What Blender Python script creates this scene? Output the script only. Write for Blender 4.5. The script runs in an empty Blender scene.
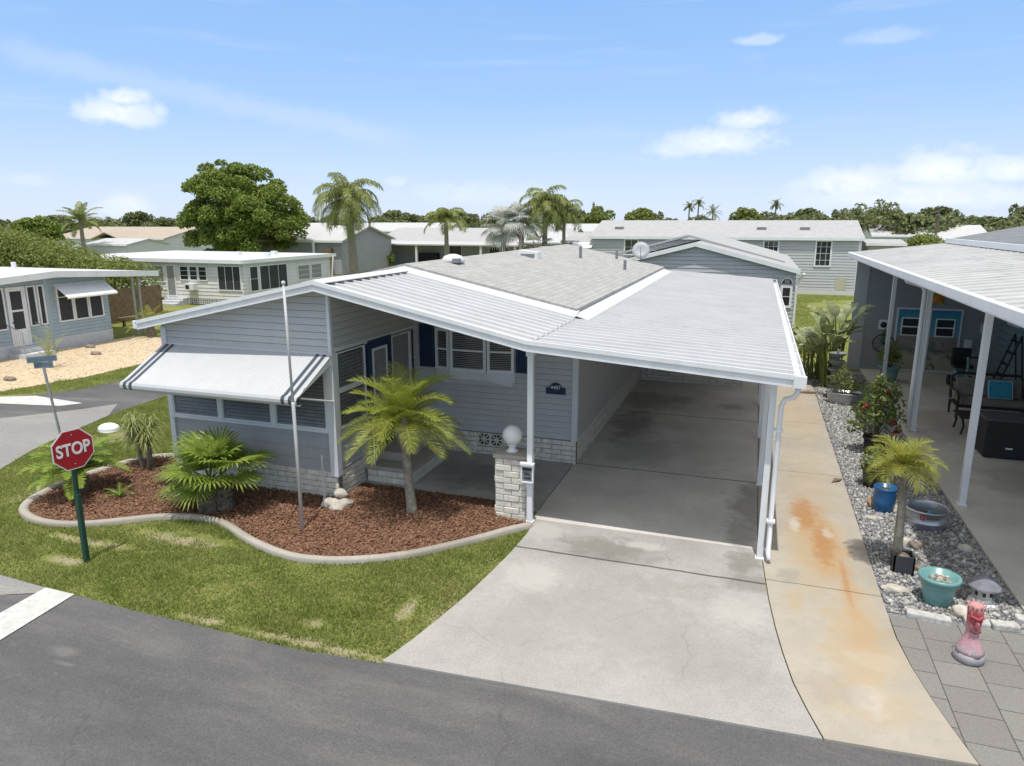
import bpy, math, random
import numpy as np
from mathutils import Vector, Matrix

random.seed(7)
RNG = np.random.default_rng(7)
R = math.radians
scene = bpy.context.scene
COL = scene.collection

# ------------------------------------------------------------------ materials
class N:
    """small helper around a node tree"""
    def __init__(s, tree):
        s.t = tree; s.n = tree.nodes; s.l = tree.links
    def new(s, typ, **kw):
        n = s.n.new(typ)
        for k, v in kw.items():
            setattr(n, k, v)
        return n
    def set(s, sock, v):
        if hasattr(v, 'is_output'):
            s.l.new(v, sock)
        elif isinstance(v, (tuple, list)) and len(v) == 3 and sock.type == 'RGBA':
            sock.default_value = (*v, 1)
        else:
            sock.default_value = v
    def math(s, op, a, b=None, c=None, clamp=False):
        n = s.new('ShaderNodeMath', operation=op); n.use_clamp = clamp
        s.set(n.inputs[0], a)
        if b is not None: s.set(n.inputs[1], b)
        if c is not None: s.set(n.inputs[2], c)
        return n.outputs[0]
    def vmath(s, op, a, b=None):
        n = s.new('ShaderNodeVectorMath', operation=op)
        s.set(n.inputs[0], a)
        if b is not None: s.set(n.inputs[1], b)
        return n.outputs[0]
    def mix(s, f, a, b, mode='MIX'):
        n = s.new('ShaderNodeMix', data_type='RGBA', blend_type=mode)
        s.set(n.inputs[0], f); s.set(n.inputs[6], a); s.set(n.inputs[7], b)
        return n.outputs[2]
    def pos(s):
        return s.new('ShaderNodeNewGeometry').outputs['Position']
    def sep(s, v):
        n = s.new('ShaderNodeSeparateXYZ'); s.l.new(v, n.inputs[0]); return n.outputs
    def noise(s, vec, scale, detail=4, rough=.55, dist=0):
        n = s.new('ShaderNodeTexNoise')
        s.l.new(vec, n.inputs['Vector'])
        n.inputs['Scale'].default_value = scale; n.inputs['Detail'].default_value = detail
        n.inputs['Roughness'].default_value = rough; n.inputs['Distortion'].default_value = dist
        return n.outputs[0]
    def ramp(s, f, stops):
        n = s.new('ShaderNodeValToRGB')
        s.l.new(f, n.inputs[0])
        el = n.color_ramp.elements
        while len(el) < len(stops): el.new(.5)
        for e, (p, c) in zip(el, stops):
            e.position = p
            e.color = (*c, 1) if isinstance(c, (tuple, list)) else (c, c, c, 1)
        return n.outputs[0]
    def smooth(s, f, a, b):
        n = s.new('ShaderNodeMapRange', interpolation_type='SMOOTHSTEP')
        s.l.new(f, n.inputs[0]); n.inputs[1].default_value = a; n.inputs[2].default_value = b
        return n.outputs[0]
    def bump(s, h, strength, dist=.01):
        n = s.new('ShaderNodeBump'); n.inputs['Strength'].default_value = strength
        n.inputs['Distance'].default_value = dist
        s.l.new(h, n.inputs['Height']); return n.outputs[0]

def newmat(name):
    m = bpy.data.materials.new(name); m.use_nodes = True
    g = N(m.node_tree)
    b = m.node_tree.nodes['Principled BSDF']
    return m, g, b

def MAT(name, col, rough=.6, var=.12, scale=3., bump=0., bscale=60., metal=0., spec=.5, dirt=None, dscale=1.2, damt=.5):
    m, g, b = newmat(name)
    p = g.pos()
    nz = g.noise(p, scale, 5)
    c1 = tuple(max(0, c*(1-var)) for c in col); c2 = tuple(min(1, c*(1+var)) for c in col)
    c = g.ramp(nz, [(.3, c1), (.7, c2)])
    if dirt:
        mp_ = g.new('ShaderNodeMapping'); mp_.inputs['Scale'].default_value = (2.2, 2.2, .5); g.l.new(p, mp_.inputs[0])
        d = g.smooth(g.noise(mp_.outputs[0], dscale, 8, .68), .47, .74)
        c = g.mix(g.math('MULTIPLY', d, damt), c, dirt)
    g.l.new(c, b.inputs['Base Color'])
    b.inputs['Roughness'].default_value = rough; b.inputs['Metallic'].default_value = metal
    b.inputs['Specular IOR Level'].default_value = spec
    if bump:
        g.l.new(g.bump(g.noise(p, bscale, 4, .6), bump), b.inputs['Normal'])
    return m

def LEAF(name, c1, c2, trans=.35, rough=.5, c3=None, bs=.8, ba=.35, bc=None):
    m, g, b = newmat(name)
    rnd = g.new('ShaderNodeNewGeometry').outputs['Random Per Island']
    stops = [(0, c1), (1, c2)] if c3 is None else [(0, c1), (.8, c2), (1, c3)]
    c = g.ramp(rnd, stops)
    big = g.noise(g.pos(), bs, 5)
    c = g.mix(g.math('MULTIPLY', g.smooth(big, .35, .7), ba), c, bc or c2)
    g.l.new(c, b.inputs['Base Color'])
    b.inputs['Roughness'].default_value = rough
    b.inputs['Specular IOR Level'].default_value = .3
    tr = g.new('ShaderNodeBsdfTranslucent')
    g.l.new(g.mix(.5, c, tuple(min(1, x*1.6) for x in c2)), tr.inputs[0])
    mx = g.new('ShaderNodeMixShader'); mx.inputs[0].default_value = trans
    g.l.new(b.outputs[0], mx.inputs[1]); g.l.new(tr.outputs[0], mx.inputs[2])
    g.l.new(mx.outputs[0], m.node_tree.nodes['Material Output'].inputs[0])
    return m

m_white = MAT('white painted metal', (.78, .79, .80), .42, .04, 2, dirt=(.5, .49, .46), dscale=2.5, damt=.28)
m_pan = MAT('white roof pan', (.52, .522, .525), .5, .05, 1.2, dirt=(.36, .355, .345), dscale=1.8, damt=.22)
m_flash = MAT('white roof flashing', (.62, .625, .63), .5, .05, 3, dirt=(.5, .49, .47), dscale=3, damt=.3)
m_siding = MAT('grey blue vinyl siding', (.50, .502, .50), .55, .04, 1.5, dirt=(.33, .34, .35), dscale=1.1, damt=.25)
m_sidlow = MAT('grey painted panel', (.37, .38, .39), .6, .05, 2, dirt=(.26, .27, .28), dscale=1.5, damt=.3)
m_trim = MAT('grey white trim', (.66, .68, .70), .5, .05, 2)
m_brick = MAT('white split block', (.70, .67, .59), .85, .16, 9, .7, 45, dirt=(.36, .33, .27), dscale=5, damt=.35)
m_mortar = MAT('dark grey mortar', (.20, .19, .17), .9, .2, 8)  # plain dark grey mortar colour behind the blocks
m_navy = MAT('navy paint', (.012, .035, .085), .5, .1, 4)
m_louver = MAT('louvre glass', (.16, .165, .165), .25, .15, 6)
m_blind = MAT('closed blinds behind glass', (.26, .265, .265), .5, .1, 5)
m_dark = MAT('dark interior', (.02, .022, .025), .6, .2, 4)
m_black = MAT('black plastic', (.015, .015, .016), .5, .2, 6)
m_alu = MAT('galvanised metal', (.48, .49, .5), .38, .12, 8, metal=.75)
m_globe = MAT('white globe glass', (.8, .8, .79), .3, .02, 2)

def GLASS():
    m, g, b = newmat('window glass')
    g.l.new(g.ramp(g.noise(g.pos(), 1.3, 3), [(.3, (.012, .014, .017)), (.7, (.06, .066, .075))]), b.inputs['Base Color'])
    b.inputs['Roughness'].default_value = .06; b.inputs['Specular IOR Level'].default_value = .8
    return m
m_glass = GLASS()
m_screen = MAT('dark insect screen', (.035, .038, .04), .7, .2, 2)

def SHINGLE(name, col):
    m, g, b = newmat(name)
    p = g.pos()
    # brick pattern: rows run along Y, so swap axes
    s = g.sep(p); cmb = g.new('ShaderNodeCombineXYZ')
    g.l.new(s[1], cmb.inputs[0]); g.l.new(s[0], cmb.inputs[1])
    br = g.new('ShaderNodeTexBrick'); g.l.new(cmb.outputs[0], br.inputs['Vector'])
    br.inputs['Scale'].default_value = 1; br.inputs['Brick Width'].default_value = .3
    br.inputs['Row Height'].default_value = .14; br.inputs['Mortar Size'].default_value = .008
    br.inputs['Bias'].default_value = 0
    br.inputs['Color1'].default_value = (*[c*.92 for c in col], 1); br.inputs['Color2'].default_value = (*[c*1.07 for c in col], 1)
    br.inputs['Mortar'].default_value = (*[c*.72 for c in col], 1)
    st = g.new('ShaderNodeMapping'); st.inputs['Scale'].default_value = (4, .7, 1); g.l.new(p, st.inputs[0])
    streak = g.noise(st.outputs[0], 1.5, 6, .65)
    c = g.mix(g.math('MULTIPLY', g.smooth(streak, .42, .7), .4), br.outputs[0], tuple(x*.72 for x in col))
    sp = g.noise(p, 90, 2)
    c = g.mix(.5, c, g.ramp(sp, [(.3, .25), (.7, .75)]), 'OVERLAY')
    g.l.new(c, b.inputs['Base Color']); b.inputs['Roughness'].default_value = .95
    b.inputs['Specular IOR Level'].default_value = .2
    g.l.new(g.bump(g.math('ADD', br.outputs[1], sp), .5, .01), b.inputs['Normal'])
    return m
m_shingle = SHINGLE('grey asphalt shingle', (.385, .382, .368))
m_shingle2 = MAT('cool grey shingle', (.38, .38, .385), .9, .07, 2.5, .3, 60, dirt=(.28, .28, .28), dscale=.9, damt=.3)
m_shingle3 = SHINGLE('dark grey shingle', (.21, .22, .24))
m_shingle4 = MAT('tan shingle', (.40, .335, .27), .9, .08, 2.5, .3, 60)

def lines(g, p, specs):
    """union mask of thin joints: (a,b,c,halfwidth) for |a x + b y - c|<hw"""
    s = g.sep(p); wob = g.math('MULTIPLY', g.math('SUBTRACT', g.noise(p, 2.5, 4), .5), .05)
    tot = None
    for a, b_, c, hw in specs:
        v = g.math('ADD', g.math('MULTIPLY', s[0], a), g.math('MULTIPLY', s[1], b_))
        v = g.math('ABSOLUTE', g.math('ADD', g.math('SUBTRACT', v, c), wob))
        n = g.new('ShaderNodeMapRange'); g.l.new(v, n.inputs[0])
        n.inputs[1].default_value = hw; n.inputs[2].default_value = hw*1.6
        n.inputs[3].default_value = 1; n.inputs[4].default_value = 0
        tot = n.outputs[0] if tot is None else g.math('MAXIMUM', tot, n.outputs[0])
    return tot

def blobs(g, p, spots, nscale=1.6, namp=1.0):
    """soft noisy stains: (x,y,rx,ry,strength)"""
    nz = g.math('MULTIPLY', g.math('SUBTRACT', g.noise(p, nscale, 9, .7), .5), namp*2.4)
    s = g.sep(p); tot = None
    for x, y, rx, ry, k in spots:
        dx = g.math('DIVIDE', g.math('SUBTRACT', s[0], x), rx); dy = g.math('DIVIDE', g.math('SUBTRACT', s[1], y), ry)
        d = g.math('SQRT', g.math('ADD', g.math('MULTIPLY', dx, dx), g.math('MULTIPLY', dy, dy)))
        d = g.math('ADD', d, nz)
        v = g.math('MULTIPLY', g.math('SUBTRACT', 1, g.smooth(d, .35, 1.15)), k)
        tot = v if tot is None else g.math('MAXIMUM', tot, v)
    return tot

def cracks(g, p, c, scale, wid, amt):
    wv = g.new('ShaderNodeVectorMath', operation='ADD'); g.l.new(p, wv.inputs[0])
    nn_ = g.new('ShaderNodeTexNoise'); g.l.new(p, nn_.inputs['Vector']); nn_.inputs['Scale'].default_value = 1.8; nn_.inputs['Detail'].default_value = 6
    g.l.new(g.vmath('MULTIPLY', nn_.outputs[1], (.55, .55, .0)), wv.inputs[1])
    vo = g.new('ShaderNodeTexVoronoi', feature='DISTANCE_TO_EDGE'); g.l.new(wv.outputs[0], vo.inputs['Vector']); vo.inputs['Scale'].default_value = scale
    m_ = g.math('SUBTRACT', 1, g.smooth(vo.outputs['Distance'], wid*.4, wid*1.6))
    m_ = g.math('MULTIPLY', m_, g.math('MULTIPLY', g.smooth(g.noise(p, .5, 2), .48, .56), amt))
    return g.mix(m_, c, (.06, .057, .05))
def CONCRETE(name, col, joints=(), stains=(), stain_col=(.13, .125, .115), extra=None, agg=.35, rough=.85):
    m, g, b = newmat(name)
    p = g.pos()
    n1 = g.noise(p, .8, 6, .6); n2 = g.noise(p, 6, 6, .7); n3 = g.noise(p, 75, 4, .75)
    c = g.ramp(n1, [(.3, tuple(x*.84 for x in col)), (.7, tuple(min(1, x*1.12) for x in col))])
    c = g.mix(g.math('MULTIPLY', g.smooth(n2, .45, .75), .3), c, tuple(x*.7 for x in col))
    c = g.mix(agg, c, g.ramp(n3, [(.3, .2), (.7, .8)]), 'OVERLAY')
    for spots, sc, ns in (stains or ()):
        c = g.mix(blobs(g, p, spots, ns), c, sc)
    c = cracks(g, p, c, .36, .0028, .16)
    drip = g.smooth(g.noise(p, 2.6, 3, .5), .70, .80)
    c = g.mix(g.math('MULTIPLY', drip, .35), c, tuple(x*.5 for x in col))
    if joints:
        c = g.mix(g.math('MULTIPLY', lines(g, p, joints), .8), c, (.05, .048, .042))
    g.l.new(c, b.inputs['Base Color']); b.inputs['Roughness'].default_value = rough
    b.inputs['Specular IOR Level'].default_value = .3
    g.l.new(g.bump(g.math('ADD', n3, g.math('MULTIPLY', n2, .6)), .25, .008), b.inputs['Normal'])
    return m

m_drive = CONCRETE('driveway concrete', (.37, .357, .335), joints=[(.0, 1, 8.97, .016), (.0, 1, 12.77, .014), (0, 1, 16.95, .014)],
    stains=[([(-1.75, 9.35, .9, .45, .55), (.15, 9.5, .3, .5, .6), (-.7, 8.5, .7, .35, .25), (.3, 8.95, .6, .3, .45)], (.16, .145, .12), 3.5),
            ([(-2.5, 8.2, .5, .5, .5), (-1.2, 9.55, .4, .15, .7), (.1, 8.2, .4, .5, .35), (-2.7, 9.6, .35, .4, .5)], (.50, .48, .445), 4.5),
            ([(-1.2, 7.4, 1.6, .9, .35), (-.3, 6.9, .9, .4, .3), (-2.3, 7.1, .5, .6, .3)], (.28, .262, .235), 5)], agg=.42)
m_slab = CONCRETE('carport concrete', (.58, .555, .51), joints=[(.0, 1, 12.77, .014), (0, 1, 16.95, .014)],
    stains=[([(-2.4, 15.8, .5, 1.6, .7), (-1.6, 18.5, .5, .5, .6), (-.3, 18.2, .4, .4, .6), (.2, 11.5, .4, 1.4, .7), (-2.3, 18.2, .9, 1.2, .5), (.1, 10.4, .3, .6, .6), (-1.9, 14.0, .8, 1.3, .35)], (.22, .205, .185), 2.2)], agg=.15)
m_walk = CONCRETE('walkway concrete', (.405, .365, .305), joints=[(0, 1, 9.1, .006), (0, 1, 13.6, .006), (0, 1, 17.2, .006)],
    stains=[([(1.15, 10.4, .55, 1.6, .7), (1.4, 8.0, .45, 1.5, .6), (1.3, 6.9, .6, .5, .35), (1.2, 13, .5, 2.5, .3), (1.2, 18, .6, 3, .4), (.75, 8.6, .12, .35, .5)], (.43, .325, .19), 1.4),
            ([(1.05, 11.4, .34, 1.1, .45), (1.26, 10.3, .3, 1.2, .45), (1.42, 9.2, .16, 1.0, .4), (1.45, 8.0, .2, .8, .25), (1.25, 21.2, .55, .22, .5)], (.44, .25, .10), 3.0),
            ([(1.02, 11.6, .2, .75, .75), (1.22, 10.5, .18, .85, .75), (1.40, 9.4, .05, .75, .6), (1.25, 21.2, .45, .15, .7)], (.38, .19, .075), 7),
            ([(1.35, 6.9, .2, .3, .6), (1.5, 7.6, .3, .25, .25), (.85, 11.1, .1, .35, .8), (1.3, 10.9, .08, .25, .6)], (.5, .46, .4), 4),
            ([(.9, 15.8, .5, .12, .45), (.7, 9.3, .18, .3, .45), (1.0, 16.9, .4, .08, .4), (1.0, 6.95, .5, .35, .35)], (.27, .25, .22), 4)], agg=.1)
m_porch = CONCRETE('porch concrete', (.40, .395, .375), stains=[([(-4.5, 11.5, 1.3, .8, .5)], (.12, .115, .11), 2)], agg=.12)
m_patio = CONCRETE('patio concrete', (.55, .525, .47), stains=[([(5, 14, 1, 1.5, .5), (4.4, 18, .8, 2, .45), (5.5, 11, 1.2, 1, .4)], (.27, .245, .20), 1.4)], agg=.12)
m_kerb = CONCRETE('kerb concrete', (.40, .37, .32), stains=[([(-8.4, 8.2, 3, .6, .4), (-4, 8.5, .8, .8, .5), (-10, 7.5, 1.2, .5, .4)], (.24, .215, .17), 3)], agg=.3)

def ASPHALT(name, col, patchy=.5, worn=None):
    m, g, b = newmat(name)
    p = g.pos()
    st = g.new('ShaderNodeMapping'); st.inputs['Scale'].default_value = (.45, 1.6, 1); g.l.new(p, st.inputs[0])
    n1 = g.noise(st.outputs[0], .7, 7, .62, .4); n2 = g.noise(p, 7, 5, .7); n3 = g.noise(p, 110, 2, .8)
    c = g.ramp(n1, [(.3, tuple(x*(1-patchy*.5) for x in col)), (.52, col), (.72, (col[0]*(1+patchy), col[1]*(1+patchy*.9), col[2]*(1+patchy*.72)))])
    c = g.mix(g.math('MULTIPLY', g.smooth(n2, .5, .8), .3), c, tuple(x*1.7 for x in col))
    c = g.mix(.42, c, g.ramp(g.noise(p, 46, 5, .8), [(.3, .12), (.7, .88)]), 'OVERLAY')
    spk = g.smooth(g.noise(p, 34, 2, .5), .70, .76)
    c = g.mix(g.math('MULTIPLY', spk, .4), c, (.26, .235, .20))
    if worn:
        c = g.mix(blobs(g, p, worn, 2.2), c, (.19, .18, .165))
    c = cracks(g, p, c, .4, .004, .3)
    # thin scuffs
    sc = g.new('ShaderNodeMapping'); sc.inputs['Scale'].default_value = (.8, 6, 1); sc.inputs['Rotation'].default_value = (0, 0, .5); g.l.new(p, sc.inputs[0])
    scf = g.smooth(g.noise(sc.outputs[0], 3, 6, .75), .70, .76)
    c = g.mix(g.math('MULTIPLY', scf, .35), c, (.2, .19, .18))
    g.l.new(c, b.inputs['Base Color']); b.inputs['Roughness'].default_value = .8
    b.inputs['Specular IOR Level'].default_value = .35
    g.l.new(g.bump(n3, .5, .006), b.inputs['Normal'])
    return m
m_road = ASPHALT('dark asphalt', (.108, .106, .107), .55, worn=[(-6.85, 5.0, .22, .10, .55), (-6.65, 4.82, .16, .05, .5), (-6.6, 4.66, .06, .04, .5), (-3.3, 5.6, 1.2, .1, .2)])
m_road_old = ASPHALT('worn pale asphalt', (.25, .245, .235), .18)
m_paint = MAT('white road paint', (.54, .54, .52), .75, .1, 5, .3, 80, dirt=(.2, .2, .2), dscale=6, damt=.4)
def GROUND():
    m, g, b = newmat('lawn soil and grass')
    p = g.pos()
    n1 = g.noise(p, .45, 5, .6); n2 = g.noise(p, 5, 6, .7); n3 = g.noise(p, 45, 3, .75)
    c = g.ramp(n1, [(.35, (.16, .195, .045)), (.65, (.25, .26, .085))])
    c = g.mix(g.smooth(n2, .52, .72), c, (.27, .235, .12))
    c = g.mix(.6, c, g.ramp(n3, [(.3, .1), (.7, .9)]), 'OVERLAY')
    bare = blobs(g, p, [(-8.75, 6.6, .38, .12, 1), (-3.7, 6.95, .10, .25, .95), (-4.4, 5.98, .9, .12, 1), (-9, 7.15, .9, .12, .8), (-7.7, 7.6, .8, .2, .9), (-12.9, 11.4, .5, .5, .8), (-11.6, 8.4, .2, 1.3, .8), (-5.9, 6.0, .4, .1, .8), (-4.6, 6.35, .2, .12, .5), (-3.3, 7.2, .14, .6, .5)], 3)
    c = g.mix(g.math('MULTIPLY', bare, .75), c, (.40, .345, .245))
    g.l.new(c, b.inputs['Base Color']); b.inputs['Roughness'].default_value = .95
    b.inputs['Specular IOR Level'].default_value = .1
    g.l.new(g.bump(n3, .8, .03), b.inputs['Normal'])
    return m
m_ground = GROUND()
m_mulchbase = MAT('mulch bed', (.19, .10, .065), .95, .5, 14, .9, 50)
def CHIPS(name, cols, rough=.9):
    m, g, b = newmat(name)
    rnd = g.new('ShaderNodeNewGeometry').outputs['Random Per Island']
    k = len(cols)
    g.l.new(g.ramp(rnd, [(i/(k-1), c) for i, c in enumerate(cols)]), b.inputs['Base Color'])
    b.inputs['Roughness'].default_value = rough; b.inputs['Specular IOR Level'].default_value = .25
    return m
m_mulch = CHIPS('red brown bark chips', [(.085, .045, .03), (.22, .11, .065), (.28, .155, .095), (.16, .08, .05), (.31, .19, .12), (.22, .105, .06)])
m_gravbase = MAT('grey gravel', (.24, .24, .24), .95, .5, 22, .9, 60)
m_gravel = CHIPS('grey and white stones', [(.12, .125, .13), (.32, .32, .32), (.22, .22, .23), (.55, .54, .51), (.17, .165, .16), (.40, .38, .34), (.28, .28, .29)])
m_shell = MAT('shell gravel', (.58, .46, .31), .95, .22, 10, .8, 30, dirt=(.33, .25, .15), dscale=2.2, damt=.5)
def PAVER():
    m, g, b = newmat('grey square pavers')
    p = g.pos()
    mp = g.new('ShaderNodeMapping'); mp.inputs['Rotation'].default_value = (0, 0, R(90)); mp.inputs['Location'].default_value = (.1, .06, 0); g.l.new(p, mp.inputs[0])
    br = g.new('ShaderNodeTexBrick'); g.l.new(mp.outputs[0], br.inputs['Vector'])
    br.inputs['Scale'].default_value = 1; br.inputs['Brick Width'].default_value = .43; br.inputs['Row Height'].default_value = .43
    br.inputs['Mortar Size'].default_value = .006; br.offset = .4
    br.inputs['Color1'].default_value = (.20, .19, .18, 1); br.inputs['Color2'].default_value = (.235, .225, .21, 1); br.inputs['Mortar'].default_value = (.075, .07, .06, 1)
    n = g.noise(p, 4, 6, .7); n3 = g.noise(p, 80, 2)
    c = g.mix(g.math('MULTIPLY', g.smooth(n, .4, .75), .4), br.outputs[0], (.2, .19, .175))
    c = g.mix(.25, c, g.ramp(n3, [(.3, .2), (.7, .8)]), 'OVERLAY')
    g.l.new(c, b.inputs['Base Color']); b.inputs['Roughness'].default_value = .85
    g.l.new(g.bump(g.math('SUBTRACT', n3, br.outputs[1]), .4, .01), b.inputs['Normal'])
    return m
m_paver = PAVER()
m_bark = MAT('grey palm bark', (.27, .24, .20), .95, .35, 12, .9, 30)
m_bark2 = MAT('brown trunk bark', (.12, .095, .07), .95, .35, 8, .9, 25)
m_palmbase = MAT('fibrous old leaf bases', (.15, .12, .09), .95, .5, 18, 1, 40)
m_rock = MAT('pale limestone', (.50, .46, .39), .9, .25, 7, .7, 20, dirt=(.25, .22, .18), dscale=6, damt=.5)
m_rockd = MAT('brown rock', (.24, .19, .15), .9, .35, 9, .7, 20)
m_grass = LEAF('grass blades', (.115, .16, .028), (.245, .305, .066), .35, .6, (.40, .37, .17), 1.9, .6, (.31, .30, .11))
m_leafy = LEAF('broadleaf tree leaves', (.085, .13, .02), (.23, .29, .055), .25, .55)
m_leafd = LEAF('dark distant leaves', (.085, .11, .045), (.19, .215, .085), .2, .6)
m_leaff = LEAF('far pale leaves', (.12, .145, .065), (.24, .26, .11), .2, .6)
m_hedge = LEAF('hedge leaves', (.10, .135, .025), (.24, .28, .07), .3, .55, (.34, .33, .13))
m_pygmy = LEAF('date palm leaflets', (.17, .22, .03), (.40, .44, .08), .35, .42, (.50, .45, .12))
m_fan = LEAF('fan palm leaf', (.14, .21, .03), (.30, .38, .075), .35, .35)
m_sago = LEAF('sago leaflets', (.12, .19, .02), (.26, .35, .055), .2, .4)
m_areca = LEAF('areca leaflets', (.20, .24, .035), (.40, .40, .08), .35, .45)
m_frond = LEAF('tall palm leaflets', (.12, .15, .035), (.29, .32, .10), .25, .45, (.40, .34, .18))
m_bism = LEAF('silver palm leaf', (.28, .30, .26), (.52, .53, .48), .2, .5)
m_yucca = LEAF('strappy leaf', (.19, .23, .06), (.40, .42, .17), .3, .5)
m_banana = LEAF('paddle leaf', (.20, .25, .11), (.40, .45, .24), .35, .3, (.48, .46, .28))
m_hib = LEAF('hibiscus leaf', (.06, .10, .03), (.19, .24, .06), .3, .4)
m_bush = LEAF('shrub leaf', (.12, .16, .03), (.28, .32, .09), .3, .5)
m_red = MAT('red petals', (.33, .03, .02), .6, .3, 20)
m_stopred = MAT('stop sign red', (.36, .008, .018), .4, .05, 3)
m_stopwhite = MAT('reflective white', (.75, .75, .73), .4, .03, 5)
m_signpost = MAT('dark green post', (.012, .06, .042), .5, .15, 6)
m_blueblade = MAT('street blade blue', (.13, .20, .25), .4, .15, 6)
m_plaque = MAT('house number blue', (.01, .03, .07), .5, .1, 5)
m_stake = MAT('white pipe', (.52, .52, .52), .5, .1, 4)
m_wood = MAT('weathered wood', (.20, .135, .075), .85, .35, 6, .6, 30, dirt=(.10, .075, .05), dscale=3, damt=.6)
m_grywood = MAT('grey mossy wood', (.24, .22, .18), .95, .4, 11, .9, 30, dirt=(.11, .11, .06), dscale=6, damt=.7)
m_teal = MAT('teal glazed pot', (.16, .33, .32), .3, .12, 5)
m_bluepot = MAT('blue glazed pot', (.018, .11, .26), .25, .2, 6)
m_soil = MAT('pot soil', (.06, .05, .04), .95, .5, 30, .8, 50)
m_greyp = MAT('grey plastic pot', (.2, .21, .22), .5, .2, 8)
def PINK():
    m, g, b = newmat('worn pink painted clay')
    p = g.pos(); z = g.sep(p)[2]; n_ = g.noise(p, 11, 6, .65)
    zz = g.math('ADD', z, g.math('MULTIPLY', g.math('SUBTRACT', n_, .5), .35))
    c = g.ramp(zz, [(.08, (.33, .31, .33)), (.14, (.33, .31, .33)), (.2, (.46, .27, .31)), (.36, (.50, .27, .30)), (.46, (.42, .09, .10)), (.56, (.36, .05, .06)), (.66, (.52, .26, .25))])
    c = g.mix(g.smooth(g.noise(p, 24, 4, .7), .52, .66), c, (.56, .36, .36))
    g.l.new(c, b.inputs['Base Color']); b.inputs['Roughness'].default_value = .8
    g.l.new(g.bump(n_, .6, .02), b.inputs['Normal']); return m
m_pink = PINK()
m_tgrey = MAT('grey lilac clay', (.33, .31, .33), .75, .15, 7, .4, 40)
m_lantern = MAT('cream lantern', (.60, .57, .48), .8, .1, 6)
m_lroof = MAT('grey lantern roof', (.20, .20, .23), .8, .2, 8)

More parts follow.
